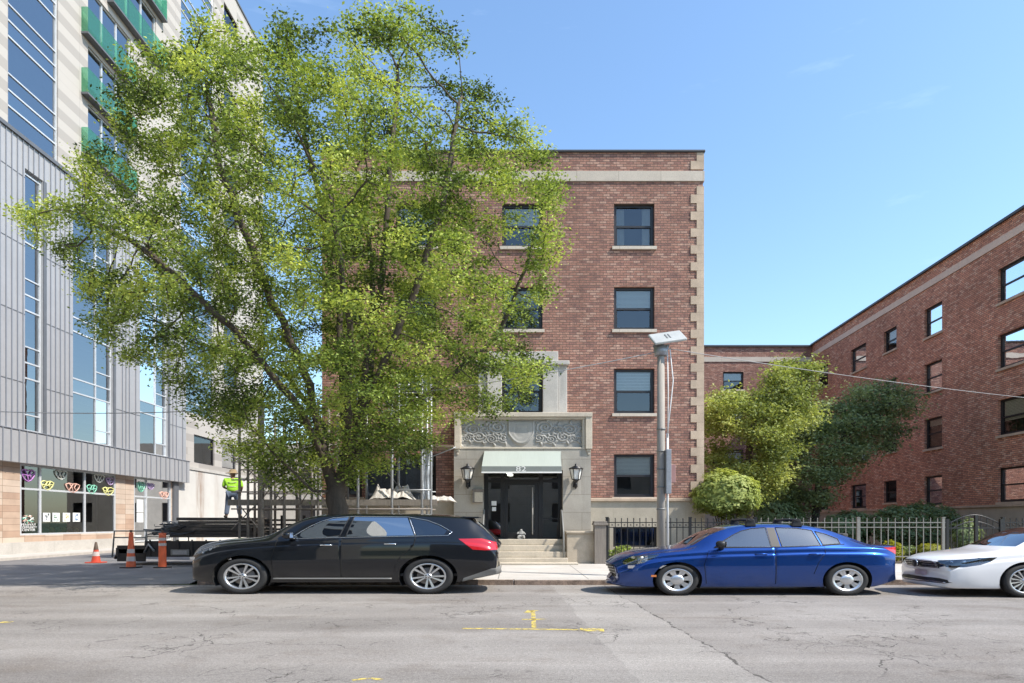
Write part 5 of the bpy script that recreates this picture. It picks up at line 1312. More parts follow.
def leaves(name, C, size, mat, parent, seed=0, flat=.30, tint=None, asp=.55, sx=1.25):
    g = np.random.default_rng(seed); n = len(C)
    nr = g.normal(size=(n, 3)); nr[:, 2] = np.abs(nr[:, 2]) + flat; nr /= np.linalg.norm(nr, axis=1, keepdims=True)
    a = g.normal(size=(n, 3)); a[:, 2] -= .3; u = a - nr * (a * nr).sum(1, keepdims=True); u /= np.linalg.norm(u, axis=1, keepdims=True); v = np.cross(nr, u)
    s = size * g.uniform(.65, 1.25, size=(n, 1)); L_ = u * s; W_ = v * s * asp * .5
    fold = nr * s * .12
    V = np.empty((n, 4, 3)); V[:, 0] = C - L_ * .5; V[:, 1] = C + W_ + fold - L_ * .05; V[:, 2] = C + L_ * .5; V[:, 3] = C - W_ + fold - L_ * .05
    V[:, :, 0] = C[:, None, 0] + (V[:, :, 0] - C[:, None, 0]) * sx
    me = bpy.data.meshes.new(name); me.vertices.add(n * 4); me.vertices.foreach_set('co', V.reshape(-1)); me.loops.add(n * 4); me.loops.foreach_set('vertex_index', np.arange(n * 4, dtype=np.int32))
    me.polygons.add(n); me.polygons.foreach_set('loop_start', np.arange(0, n * 4, 4, dtype=np.int32)); me.polygons.foreach_set('loop_total', np.full(n, 4, dtype=np.int32))
    me.update(calc_edges=True); at = me.attributes.new('tint', 'FLOAT', 'FACE')
    tv = np.clip((g.beta(2, 2, n) if tint is None else tint + g.normal(0, .16, n)), 0, 1).astype(np.float32); at.data.foreach_set('value', tv)
    me.materials.append(mat); return link(name, me, parent)
def in_poly(P, poly):
    x, y = P[:, 0], P[:, 1]; r = np.zeros(len(P), bool); n = len(poly); j = n - 1
    for i in range(n):
        xi, yi = poly[i]; xj, yj = poly[j]; c = (yi > y) != (yj > y)
        with np.errstate(divide='ignore', invalid='ignore'): r ^= c & (x < (xj - xi) * (y - yi) / (yj - yi + 1e-12) + xi)
        j = i
    return r
def edge_dist(P, poly):
    d = np.full(len(P), 1e9)
    for i in range(len(poly)):
        a = np.array(poly[i]); b = np.array(poly[(i + 1) % len(poly)]); ab = b - a; t = np.clip(((P - a) @ ab) / (ab @ ab + 1e-9), 0, 1)
        d = np.minimum(d, np.linalg.norm(P - (a + t[:, None] * ab), axis=1))
    return d
def tree(name, label, cat, Y0, base, polypx, seedspx, n_attr, thick, n_leaf, lsize, lmat, group=None, step=.26, infl=2.4, kill=.5, r_tip=.008, spread=.30, seed=3, trunk_r=None, clump=.0, tintf=None, hole=.28, wide=1.0):
    """crown volume around a depth, filled by branches that grow towards scattered points, leaves on the twigs"""
    g = np.random.default_rng(seed); W = lambda p: ((p[0] - 512) / F * Y0, CAMH + (HOR - p[1]) / F * Y0)
    poly = [W(p) for p in polypx]; px = np.array(poly); lo, hi = px.min(0), px.max(0); pts = []
    while sum(len(q) for q in pts) < n_attr:
        Q = g.uniform(lo, hi, size=(n_attr, 2)); Q = Q[in_poly(Q, poly)]; d = edge_dist(Q, poly)
        hw_ = thick * np.sqrt(np.clip(d / (thick * 1.0), .02, 1)); y = g.uniform(-1, 1, len(Q)) * hw_
        P = np.column_stack([Q[:, 0], Y0 + y, Q[:, 1]])
        keep = np.array([noise.noise(Vector(p) * .55 + Vector((seed * 7.1, 0, 0))) for p in P]) > -hole; pts.append(P[keep])
    A_ = np.concatenate(pts)[:n_attr]
    nodes, par = [Vector(base)], [-1]
    def grow_to(i, tgt):
        cur = i; p = nodes[i]; t = Vector(tgt); n = max(1, int((t - p).length / step))
        for k in range(1, n + 1):
            q = p.lerp(t, k / n) + Vector(g.normal(0, .02, 3)); nodes.append(q); par.append(cur); cur = len(nodes) - 1
        return cur
    marks = {}
    for frm, to, line in seedspx:
        cur = 0 if frm is None else marks[frm]
        for (qx, qy, dy) in line: x, z = W((qx, qy)); cur = grow_to(cur, (x, Y0 + dy, z)); 
        marks[to] = cur
    N = np.array([tuple(p) for p in nodes]); alive = np.ones(len(A_), bool)
    best = np.full(len(A_), 1e9); bi = np.zeros(len(A_), int)
    for s in range(0, len(N), 400):
        D = np.linalg.norm(A_[:, None] - N[None, s:s+400], axis=2); j = D.argmin(1); dm = D[np.arange(len(A_)), j]; u = dm < best; best[u] = dm[u]; bi[u] = j[u] + s
    NL = [tuple(p) for p in nodes]
    for it in range(150):
        alive &= best > kill
        act = alive & (best < (infl if it > 25 else 60))
        if not act.any(): break
        idx = bi[act]; dirs = A_[act] - np.array(NL)[idx]; dirs /= np.linalg.norm(dirs, axis=1, keepdims=True) + 1e-9
        un = np.unique(idx); acc = np.zeros((len(NL), 3)); np.add.at(acc, idx, dirs); new = []
        for q in un:
            v = acc[q]; v = v / (np.linalg.norm(v) + 1e-9) + g.normal(0, .14, 3); v /= np.linalg.norm(v)
            NL.append(tuple(np.array(NL[q]) + v * step)); par.append(int(q)); new.append(NL[-1])
        Nn = np.array(new); off = len(NL) - len(new)
        D = np.linalg.norm(A_[:, None] - Nn[None], axis=2); j = D.argmin(1); dm = D[np.arange(len(A_)), j]; u = dm < best - 1e-6
        stuck = act & ~u; best[u] = dm[u]; bi[u] = j[u] + off
        alive &= ~(stuck & (g.random(len(A_)) < .5))
        if len(NL) > 16000: break
    n = len(NL); rad = np.zeros(n); kids = [[] for _ in range(n)]
    for i in range(1, n): kids[par[i]].append(i)
    for i in range(n - 1, -1, -1):
        rad[i] = r_tip if not kids[i] else max(r_tip, sum(rad[k] ** 2.35 for k in kids[i]) ** (1 / 2.35))
    lev = [0] * n
    for i in range(n - 1, -1, -1): lev[i] = 0 if not kids[i] else 1 + max(lev[k] for k in kids[i])
    if trunk_r: rad = trunk_r * (rad / rad[0]) ** 1.08; rad = np.maximum(rad, r_tip * .7)
    o = thing(name, label, cat, (0, 0, 0), group=group); b = MB()
    o.location = (base[0], base[1], 0); sh = Vector((-base[0], -base[1], 0))
    # chains of thickest child
    start = [(0, None)]
    while start:
        i, p = start.pop(); ch = ([p] if p is not None else []) + [i]
        while kids[ch[-1]]:
            ks = sorted(kids[ch[-1]], key=lambda k: -rad[k])
            for k in ks[1:]: start.append((k, ch[-1]))
            ch.append(ks[0])
        if len(ch) < 2: continue
        P = [Vector(NL[q]) + sh for q in ch]; rr = [rad[q] for q in ch]
        if p is not None: rr[0] = min(rr[0], rr[1] * 1.25)
        if p is None: rr[0] *= 1.35; P[0].z -= .1
        b.tube(P, rr, 10 if rr[0] > .06 else (6 if rr[0] > .02 else 4), cap=False, sx=1.25 if rr[0] > .05 else 1)
    b.build('trunk', M['bark'], o)
    tips = np.array([NL[i] for i in range(n) if lev[i] < 7]); ti = g.integers(0, len(tips), n_leaf)
    C = tips[ti] + g.normal(0, spread, size=(n_leaf, 3)) * np.array([1.15 * wide, 1, .72])
    C[:, 2] = np.maximum(C[:, 2], base[2] + .1)
    tint = None
    if tintf is not None: tint = tintf(C)
    else:
        tint = np.array([.50 + .75 * noise.noise(Vector(tips[k]) * .8) for k in range(len(tips))])[ti]
    leaves('crown', C + np.array(tuple(sh)), lsize, lmat, o, seed, tint=tint)
    return o
crown = [(22,212),(60,193),(98,203),(84,152),(120,150),(100,116),(135,98),(148,58),(190,62),(196,36),(225,28),(245,12),(262,30),(290,44),(305,36),(330,52),(345,40),(352,20),(372,14),(385,28),(397,6),(412,8),(420,25),(445,30),(450,45),(470,42),(480,75),(490,108),(510,122),(525,96),(540,100),(545,138),(556,150),(558,178),(575,176),(565,215),(568,252),(545,268),(562,300),(546,330),(556,365),(530,398),(490,422),(455,428),(448,455),(425,468),(395,478),(360,486),(330,476),(300,488),(262,492),(238,470),(222,438),(195,420),(165,398),(130,372),(92,348),(105,318),(75,290),(55,265),(45,240)]
seeds = [(None,'t',[(337,510,0),(335,490,0)]), ('t','L',[(327,462,-.1)]), ('t','Rr',[(345,466,.1)]),
  ('L','a',[(300,402,-.5),(245,335,-.9),(175,272,-1.2),(112,236,-1.2)]), ('L','b',[(308,385,.1),(268,285,-.3),(228,175,-.5),(216,95,-.5)]), ('L','c',[(312,420,.9),(262,360,1.8),(200,330,2.2),(150,320,2)]),
  ('Rr','d',[(338,392,.5),(328,285,.9),(308,175,.9),(290,95,.6)]), ('Rr','e',[(362,392,0),(383,292,-.3),(393,185,-.3),(398,70,0)]), ('Rr','f',[(374,396,-.5),(418,312,-1),(450,222,-1.3),(464,120,-.9)]), ('Rr','g',[(376,425,.6),(438,372,1.2),(498,322,1.2),(532,245,.6)]),
  ('Rr','h',[(352,420,1.2),(356,320,2.2),(350,220,2.4),(340,130,1.8)]), ('t','i',[(318,492,-.3),(298,470,-.6),(272,440,-1)]), ('Rr','j',[(360,430,-1.2),(372,350,-2.2),(360,250,-2.6)])]
tree('street_tree', 'big leafy street tree with several stems rising behind the black car', 'tree', 16.4, (PX(338, 16.4), 16.4, WALKZ), crown, seeds, 7000, 4.4, 215000, .078, M['leaf'], r_tip=.0075, trunk_r=.21, seed=5, hole=.19, spread=.16)
pale = [(700,395),(712,372),(728,388),(748,392),(765,384),(772,354),(785,346),(812,349),(820,370),(812,398),(818,420),(800,450),(790,480),(770,500),(740,508),(700,500)]
tree('garden_tree', 'pale green sunlit tree in the courtyard beside the brick corner', 'tree', 28.5, (PX(752, 28.5), 28.5, .13), pale, [(None,'t',[(750,520,0),(748,470,0),(752,430,.2)]),('t','u',[(775,400,.3),(790,372,.3)])], 1500, 2.2, 34000, .13, M['leaf_pale'], group='courtyard trees', trunk_r=.14, seed=9, spread=.26, hole=.25)
dark = [(765,452),(785,415),(805,398),(830,402),(850,388),(880,381),(905,388),(920,402),(912,430),(895,452),(872,455),(850,472),(845,500),(805,518),(765,515)]
tree('garden_tree', 'dark green shaded tree in the courtyard, spreading in front of the right wing windows', 'tree', 31.5, (PX(818, 31.5), 31.5, .13), dark, [(None,'t',[(815,520,0),(818,480,0)]),('t','u',[(850,430,.2),(880,405,.2)])], 1400, 2.4, 30000, .14, M['leaf_dark'], group='courtyard trees', trunk_r=.15, seed=21, spread=.28, hole=.2)
def shrub(name, label, cx, cy, cz, rx, ry, rz, n, size, mat, seed, stem=True, group=None, shape=2.6, tint=None):
    g = np.random.default_rng(seed); o = thing(name, label, 'shrub', (cx, cy, WALKZ), group=group); d = g.normal(size=(n, 3)); d /= np.linalg.norm(d, axis=1, keepdims=True)
    r = g.uniform(.62, 1.0, (n, 1)) ** .6; bumpy = np.array([1 + .34 * noise.noise(Vector(v) * 1.7 + Vector((seed, 0, 0))) + .20 * noise.noise(Vector(v) * 6 + Vector((seed, 3, 0))) for v in d])[:, None]
    C = d * r * bumpy * np.array([rx, ry, rz]); C[:, 2] += cz - WALKZ; C = C[C[:, 2] > .02]
    b = MB(); 
    for k in range(7):
        a = k * .9; b.tube([(math.cos(a) * .05, math.sin(a) * .05, -.05), (math.cos(a) * rx * .25, math.sin(a) * ry * .3, (cz - WALKZ) * .55), (math.cos(a) * rx * .6, math.sin(a) * ry * .6, (cz - WALKZ) * 1.05 + rz * .2)], [.035, .025, .01], 5)
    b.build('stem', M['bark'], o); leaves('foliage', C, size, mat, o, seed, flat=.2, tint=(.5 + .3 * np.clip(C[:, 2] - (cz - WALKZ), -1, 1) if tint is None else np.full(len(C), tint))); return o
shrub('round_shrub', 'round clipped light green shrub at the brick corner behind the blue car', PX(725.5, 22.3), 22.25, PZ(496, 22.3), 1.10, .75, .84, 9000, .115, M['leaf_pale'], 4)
for (px, w_, top, bot, Y, n, mt, lab) in [(892, 10, 542, 562, 22.6, 1500, 'leaf_yellow', 'small golden-leaved shrub behind the grey-lit fence, just past the tail of the blue car'), (932, 17, 544, 560, 22.6, 2200, 'leaf_yellow', 'wider golden-leaved shrub behind the grey-lit fence, over the bonnet of the white car'),
    (908, 9, 546, 562, 23.2, 1200, 'leaf_dark', 'small dark green shrub between the two golden shrubs'), (915, 46, 503, 548, 29.0, 7000, 'leaf_dark', 'broad dark shrub against the foot of the right wing'), (848, 26, 512, 545, 29.5, 4000, 'leaf_dark', 'dark shrub under the shaded tree, left of the broad dark one'),
    (775, 30, 500, 545, 30.5, 5000, 'leaf_dark', 'dark shrub beneath the pale green tree'), (966, 15, 520, 552, 23.6, 1800, 'leaf_dark', 'dark green bush behind the arched gate'), (623, 12, 546, 561, 22.0, 500, 'leaf', 'thin weedy plants below the basement window'), (606, 5, 549, 560, 21.9, 250, 'leaf', 'small weed tuft beside the dark gate pier')]:
    k_ = F / Y; cz_ = CAMH + (HOR - (top + bot) / 2) / k_; rz_ = (bot - top) / 2 / k_
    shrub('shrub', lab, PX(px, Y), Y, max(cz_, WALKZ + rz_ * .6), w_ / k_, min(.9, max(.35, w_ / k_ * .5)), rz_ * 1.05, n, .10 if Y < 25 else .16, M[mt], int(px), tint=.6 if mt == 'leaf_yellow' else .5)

# ---------------------------------------------------------------- iron fences and arched gate
FY = 21.3; FK = F / FY
def fx(px): return (px - 512) / FK
def fz(py): return CAMH + (HOR - py) / FK
def fence(label, px0, px1, posts, mat, step=.205, top=519.0):
    o = thing('iron_fence', label, 'fence', (fx(px0), FY, WALKZ)); X0 = fx(px0); zz = lambda p: fz(p) - WALKZ; b = MB(); x = fx(px0) + step / 2
    while x < fx(px1):
        b.box(x - X0 - .013, x - X0 + .013, -.01, .01, .06, zz(top)); b.lathe([(.0, zz(top) + .05), (.02, zz(top) + .012), (.021, zz(top)), (.012, zz(top) - .02)], (x - X0, 0, 0), 4); x += step
    b.build('picket_panel', mat, o)
    b = MB()
    for (p, h) in ((522.5, .03), (527.3, .03), (556.5, .035)): b.box(0, fx(px1) - X0, -.022, .022, zz(p) - h / 2, zz(p) + h / 2)
    b.build('rails', mat, o)
    for p in posts:
        q = MB(); x = fx(p) - X0; q.box(x - .045, x + .045, -.035, .035, 0, zz(top - 1.2)); q.box(x - .055, x + .055, -.045, .045, zz(top - 1.2), zz(top - 2)); q.build('post', mat, o)
    b = MB(); x = X0 + step
    while x < fx(px1) - .05:
        b.lathe([(.012, -.01), (.028, -.01), (.028, .01), (.012, .01)], (x - X0, 0, (zz(522.5) + zz(527.3)) / 2), 10, axis='Y'); x += step
    if mat is M['black']: b.build('ring_row', mat, o)
    return o
fence('black iron picket fence in front of the basement window and the round shrub', 606, 757, [607, 690, 755], M['black'])
M['fence_lit_grey'] = pm('reflected_light_fence_grey', (.23,.22,.20), .4, metal=.3)  # black ironwork; the grey puts the light it reflects into the colour
fence('iron picket fence greyed for reflected light running right from behind the blue car to the gate', 757.5, 946, [858, 943], M['fence_lit_grey'], .235)
fence('black iron picket fence right of the arched gate, over the white car', 1001, 1150, [1003, 1075, 1148], M['black'])
gt_ = thing('arched_gate', 'black iron gate with arched top between the grey-lit fence and the white car roof', 'gate', (fx(975), FY, WALKZ)); X0 = fx(975); b = MB(); zz = lambda p: fz(p) - WALKZ
for dz in (0, -.22):
    b.tube([(fx(948) - X0 + (fx(1000) - fx(948)) * i / 16, 0, zz(524) + dz + (zz(515) - zz(524)) * math.sin(math.pi * i / 16)) for i in range(17)], .022, 6)
b.box(fx(948) - X0, fx(1000) - X0, -.02, .02, zz(528) - .02, zz(528) + .02); b.box(fx(948) - X0, fx(1000) - X0, -.02, .02, .1, .14)
b.build('gate_frame', M['black'], gt_); b = MB(); x = fx(948) + .1
while x < fx(1000): 
    f_ = (x - fx(948)) / (fx(1000) - fx(948)); b.box(x - X0 - .012, x - X0 + .012, -.01, .01, .14, zz(524) + .05 + (zz(515) - zz(524)) * math.sin(math.pi * f_)); x += .2
b.build('gate_bars', M['black'], gt_)
for p in (947, 976, 1001): q = MB(); x = fx(p) - X0; q.box(x - .05, x + .05, -.04, .04, 0, zz(515 if p == 976 else 519)); q.build('post', M['black'], gt_)
M['board'] = pm('grey_brown_boards', (.20,.175,.15), .8, var=.3, stretch=(8,8,.7))
pier = thing('gate_pier', 'grey-brown boarded pier at the left end of the black fence', 'pier', (fx(600), FY + .1, WALKZ)); b = MB(); b.box(-.19, .19, -.2, .2, 0, 1.28); b.build('pier_body', M['board'], pier)
b = MB(); b.box(-.23, .25, -.24, .24, 1.281, 1.36); b.box(-.21, .22, -.22, .22, 1.361, 1.42); b.build('pier_cap', M['board'], pier, bevel=.01)

# ---------------------------------------------------------------- street light pole and wires
PY_ = 16.2; PK = F / PY_; pl = thing('street_light_pole', 'grey street light pole with flat square lamp head, behind the bonnet of the blue car', 'street light', ((661 - 512) / PK, PY_, WALKZ)); P0 = (661 - 512) / PK
zt = CAMH + (HOR - 346) / PK - WALKZ; M['poleC'] = pm('grey_tan_pole', (.34,.31,.27), .85, var=.2, stretch=(4,4,.5))
b = MB(); b.tube([(0,0,-.05),(0,0,zt*.5),(0,0,zt)], [.105,.095,.082], 14, sx=1.08); b.build('pole', M['poleC'], pl)
b = MB(); b.tube([(0,0,zt-.25),(0,0,zt-.02)], [.125,.15], 14, sx=1.3); b.box(-.2,.2,-.05,.05,zt-.02,zt+.02); b.tube([(0,0,zt),(.05,-.02,zt+.12)], .05, 8); b.build('pole_top', M['steel'], pl)
b = MB(); b.box(-.42,.42,-.28,.28,-.035,.035); hd = b.build('lamp_head', pm('pale_grey_lamp_head', (.42,.43,.41), .5), pl, (.15,-.05,zt+.2), (R(38), R(-9), R(4)), bevel=.03)
b = MB(); b.box(-.05,-.02,-.12,.12,.037,.045); b.box(.03,.06,-.12,.12,.037,.045); b.build('lamp_mark', M['greypaint'], hd)
b = MB(); b.tube([(.16,-.02,0),(.16,-.02,zt*.45),(.16,-.02,zt*.62)], .03, 8); b.tube([(.16,-.02,zt*.62),(.24,-.03,zt*.75),(.30,-.03,zt*.85),(.22,-.03,zt-.1),(.1,0,zt)], .014, 5); b.tube([(.16,-.06,zt*.6),(.17,-.05,zt*.8),(.15,-.05,zt-.1)], .014, 5)
b.build('conduit', M['white'], pl)
zz = lambda p: CAMH + (HOR - p) / PK - WALKZ
b = MB(); b.box(.08,.21,-.22,-.06,zz(494),zz(450)); b.build('cable_box', M['steel'], pl, bevel=.01); M['pinkbox'] = pm('faded_red_sign_box', (.36,.20,.18), .7)
b = MB(); b.box(.19,.33,-.16,.0,zz(483),zz(465)); b.build('sign_box', M['pinkbox'], pl, bevel=.01)
b = MB()
for p in (430, 452, 470, 488, 510): b.tube([(0,0,zz(p)),(0,0,zz(p)+.04)], .107, 14, sx=1.1)
b.build('pole_bands', M['greypaint'], pl)
M['wire'] = pm('grey_cable', (.32,.32,.32), .6)
def wire(label, pts, r=.012):
    b = MB(); b.tube(pts, r, 5); tag(b.build('overhead_wire', M['wire']), label, 'cable')
zt += WALKZ
def span(a, c, sag, n=24):
    a = Vector(a); c = Vector(c); return [a.lerp(c, i / n) - Vector((0, 0, sag * 4 * (i / n) * (1 - i / n))) for i in range(n + 1)]
wire('overhead wire running from the pole top to the wall of the right wing', span((P0 + .1, PY_, zt - .05), (21.66, 24, 5.95), .12), .010)
wire('sagging overhead wire running left from the pole top behind the big tree', span((P0 - .1, PY_, zt - .15), (LX - .02, 17.2, 5.25), 1.15, 40))

# ---------------------------------------------------------------- traffic cones
M['orange'] = pm('faded_orange_plastic', (.72,.13,.045), .5, var=.1); M['redo'] = pm('red_orange_plastic', (.55,.07,.035), .5, var=.1); M['band'] = pm('dull_reflective_band', (.55,.47,.44), .4); M['conetop'] = pm('grimy_cone_top', (.10,.07,.05), .7)
def cone(label, px, py, top, kind, w_):
    Y = CAMH * F / (py - HOR); k_ = F / Y; h = (py - top) / k_; r = w_ / k_ / 2 / 1.3; o = thing('traffic_cone', label, 'traffic cone', (PX(px, Y), Y, .004), group='traffic cones and posts by the trailer', scale=(1.3, 1, 1))
    b = MB(); R0 = r * 1.7; b.box(-R0, R0, -R0, R0, 0, .04); b.build('base', M['blackp'] if kind != 'cone' else M['redo'], o, bevel=.01); b = MB()
    pr_ = {'cone': lambda t: r * (1 - t * .78), 'tall': lambda t: r * (1 - t * .62), 'post': lambda t: r * (.98 - t * .12)}[kind]
    H_ = h * (.93 if kind != 'cone' else .98); prof = [(pr_(i / 10), .04 + (H_ - .04) * i / 10) for i in range(11)] + [(pr_(1) * .5, H_ + .005), (0, H_ + .005)]
    b.lathe(prof, n=20); b.build('cone_body', M['orange'] if kind != 'cone' else M['redo'], o)
    for (a, c) in {'cone': [(.30,.52)], 'tall': [(.16,.30),(.40,.52)], 'post': [(.62,.70),(.78,.86)]}[kind]:
        b = MB(); b.lathe([(pr_(a) + .004, .04 + (H_ - .04) * a), (pr_(c) + .004, .04 + (H_ - .04) * c)], n=20); b.build('reflective_band', M['band'], o)
    b = MB()
    if kind == 'cone': b.lathe([(pr_(.62) + .003, .04 + (H_ - .04) * .62), (pr_(1) + .003, H_ + .002), (0, H_ + .02)], n=16)
    else: b.tube([(0,0,H_),(0,0,h)], [r*.22, r*.3], 10)
    b.build('cone_tip', M['conetop'], o)
cone('small red traffic cone with a dark grimy tip, the leftmost one', 96, 563, 542, 'cone', 9)
cone('tall orange cone with two dull bands in front of the trailer rail', 131, 568, 530, 'tall', 9.5)
cone('orange tube-shaped traffic post right of the tall orange cone', 162.5, 568, 530.5, 'post', 8)

# ---------------------------------------------------------------- trailer, planks, netting
TY = 22.4; TK = F / TY
def tx(px): return (px - 512) / TK
def tz(py): return CAMH + (HOR - py) / TK
trl = thing('flatbed_trailer', 'low black flatbed trailer with a pipe rail at its left end, loaded with dark planks', 'trailer', (tx(200), TY, 0)); X0 = tx(200); T = lambda p: tx(p) - X0
b = MB(); b.box(T(117), T(318), 0, 2.0, .42, .58); b.box(T(116), T(119), -.02, 2.02, .3, .62); b.build('deck', M['black'], trl, bevel=.01)
b = MB(); b.box(T(146), T(318), -.03, -.002, .30, .86)
for p in range(150, 318, 14): b.box(T(p), T(p) + .05, -.06, -.03, .30, .9)
b.build('side_board', M['blackp'], trl)
b = MB(); b.box(T(117), T(145), .0, .06, .14, .70); b.build('front_board', M['black'], trl)
for yy in (.02, 1.98):
    b = MB(); b.tube([(T(112), yy, .3), (T(114), yy, tz(531)), (T(146), yy, tz(531)), (T(147), yy, .5)], .03, 8); b.tube([(T(113), yy, tz(537.5)), (T(147), yy, tz(537.5))], .024, 8); b.tube([(T(146), yy, tz(531)), (T(160), yy, tz(532)), (T(160), yy, .5)], .024, 8); b.build('rail', M['greypaint'], trl)
b = MB(); b.tube([(T(116), .05, .35), (T(110), .3, .25), (T(104), .9, .22)], .05, 8); b.build('drawbar', M['black'], trl)
for p in (262, 292):
    for yy in (.12, 1.88):
        w_ = MB(); w_.lathe([(0,-.1),(.2,-.1),(.21,-.12),(.33,-.12),(.36,-.08),(.36,.08),(.33,.12),(.21,.12),(0,.1)], (T(p), yy, .365), 24, axis='Y', sx=1.35); w_.build('wheel', M['rubber'], trl)
b = MB(); b.box(T(172), T(190), -.09, -.035, .36, .56); b.box(T(174), T(188), -.095, -.09, .39, .53, 1); b.build('tool_tray', [M['greypaint'], M['steel']], trl)
b = MB(); b.tube([(T(145),-.06,.45),(T(150),-.1,.75),(T(156),-.1,.5)], .035, 6); b.build('coupling', M['steel'], trl)
M['darkplank'] = pm('dark_stained_plank', (.07,.062,.056), .85, var=.6, stretch=(.6,7,7))
pk = 0
for lay in range(6):
    for row in range(3):
        x0, x1 = tx(168 + lay * 1.5 + random.uniform(-4, 4)), tx(256 - lay * 1.0 + random.uniform(-5, 3)); y0 = TY + .12 + row * .62 + random.uniform(-.04, .04); z0 = tz(537.5) + lay * .118
        b = MB(); b.box(-(x1 - x0) / 2, (x1 - x0) / 2, 0, .5, 0, .108); b.box(-(x1 - x0) / 2 - .012, -(x1 - x0) / 2 + .05, -.005, .505, .004, .104)
        o = b.build('scaffold_plank', M['darkplank'], loc=((x0 + x1) / 2, y0, z0), rot=(0, R(random.uniform(-.25, .25)), R(random.uniform(-1, 1))), bevel=.006)
        tag(o, 'long dark scaffold plank in the pile on the trailer', 'plank', 'planks piled on the trailer')
b = MB(); rr = random.Random(5)
for k in range(60):
    c = Vector((tx(rr.uniform(153, 184)), TY + rr.uniform(.1, 1.6), tz(534) + rr.uniform(0, .36))); pts = [c + Vector((rr.uniform(-.45, .45), rr.uniform(-.3, .3), rr.uniform(-.08, .1))) for _ in range(5)]; b.tube(pts, rr.uniform(.012, .03), 5)
M['net'] = pm('dark_blue_grey_netting', (.05,.06,.075), .7, var=.6)
tag(b.build('netting_pile', M['net']), 'tangled heap of dark blue-grey netting on the left end of the trailer', 'netting')
rk = thing('metal_rack', 'black slatted metal rack standing right of the planks, under the scaffolding', 'rack', (tx(292), TY - .1, 0)); X0 = tx(292)
b = MB()
for k in range(6): b.box(tx(262) - X0, tx(326) - X0, -.05, .05, .75 + k * .16, .82 + k * .16)
b.build('slats', M['black'], rk); b = MB()
for p in (262, 283, 305, 326): b.box(tx(p) - X0 - .03, tx(p) - X0 + .03, -.06, .06, 0, 1.75)
b.build('uprights', M['black'], rk)

# ---------------------------------------------------------------- scaffolding
SY = 21.0; SK = F / SY
def sx_(px): return (px - 512) / SK
def sz_(py): return CAMH + (HOR - py) / SK
sf = thing('scaffolding', 'tube scaffolding with plank decks against the left part of the brick front, behind the tree', 'scaffolding', (sx_(340), SY, 0)); X0 = sx_(340); S = lambda p: sx_(p) - X0
tops = {239.5: 420, 248: 440, 261: 405, 271: 440, 284: 420, 300: 440, 318: 400, 338: 420, 358: 376, 392: 376, 422: 372, 431: 376}
for p, tp in tops.items():
    silver = p > 350  # tubes on the left are darker: their shade is put into the colour
    for yy in (0, 1.25):
        if p == 431 and yy: continue
        b = MB(); b.tube([(S(p), yy, 0.0), (S(p), yy, sz_(tp))], .085 if p == 261 and not yy else .035, 8, sx=1.3); b.build('standard', M['steel'] if silver else M['rust_shade'], sf)
for (py, a, c, silver) in ((425, 345, 422, True), (398, 358, 424, True), (377, 340, 424, True), (462, 232, 283, False), (480, 232, 318, False), (440, 250, 330, False), (509, 232, 431, False), (470, 240, 340, False), (492, 232, 338, False), (450, 236, 345, False), (385, 340, 424, True), (411, 358, 424, True), (490, 392, 431, True), (516, 392, 431, True)):
    for yy in (-.05, 1.30):
        b = MB(); b.tube([(S(a), yy, sz_(py)), (S(c), yy, sz_(py))], .024, 7); b.build('ledger', M['steel'] if silver else M['rust_shade'], sf)
for (a, pa, c, pc, silver, yy) in ((232,455,283,500,False,-.04),(261,500,232,530,False,-.04),(283,450,261,498,False,1.3),(240,505,262,532,False,-.06),(262,500,318,455,False,1.3),(392,425,358,380,True,-.05),(370,380,404,430,True,1.3),(385,400,410,460,True,-.05),(430,456,455,446,True,.3),(318,500,358,452,False,1.3),(380,470,410,505,True,1.3),(243,450,300,505,False,.6),(300,450,262,500,False,-.05),(271,445,318,498,False,.6),(300,505,338,450,False,-.05),(338,505,300,452,False,1.3),(284,470,338,425,False,.5),(236,480,262,450,False,.6)):
    b = MB(); b.tube([(S(a), yy, sz_(pa)), (S(c), yy, sz_(pc))], .02, 6); b.build('brace', M['steel'] if silver else M['rust_shade'], sf)
for (py, a, c, n, m_) in ((503, 228, 372, 3, 'rust_shade'), (502.5, 372, 437, 3, 'plank'), (446.5, 356, 453, 3, 'plank'), (456, 245, 330, 2, 'rust_shade')):
    for k in range(n):
        b = MB(); b.box(S(a + k * 2), S(c - k * 3), .05 + k * .40, .05 + k * .40 + .36, sz_(py), sz_(py) + .055); b.build('plank', M[m_], sf)
b = MB(); b.box(S(228), S(437), -.02, .02, sz_(505.5), sz_(499.5)); b.build('toe_board', M['board'], sf)
def cloth(name, x0, x1, y0, y1, z, h, seed, mat, label, cat, nx=46, ny=20):
    b = MB(); i0 = 0
    for j in range(ny + 1):
        for i in range(nx + 1):
            u, v = i / nx, j / ny; x = x0 + (x1 - x0) * u; y = y0 + (y1 - y0) * v; e = min(1, 5 * min(u, 1 - u)) * min(1, 4 * min(v, 1 - v) + .25)
            d = noise.noise(Vector((x * 1.6, y * 1.8, seed))) * .35 + .25 + abs(noise.noise(Vector((x * 4, y * 4, seed + 3)))) * .7 + noise.noise(Vector((x * 9, y * 8, seed + 8))) * .25
            b.v.append((x, y, z + h * e * max(0, .35 + d)))
    for j in range(ny):
        for i in range(nx): a = j * (nx + 1) + i; b.f.append((a, a + 1, a + nx + 2, a + nx + 1)); b.m.append(0); b.sm.append(False)
    return tag(b.build(name, mat), label, cat)
M['tarp'] = pm('dusty_white_tarp', (.50,.47,.43), .7, var=.25)
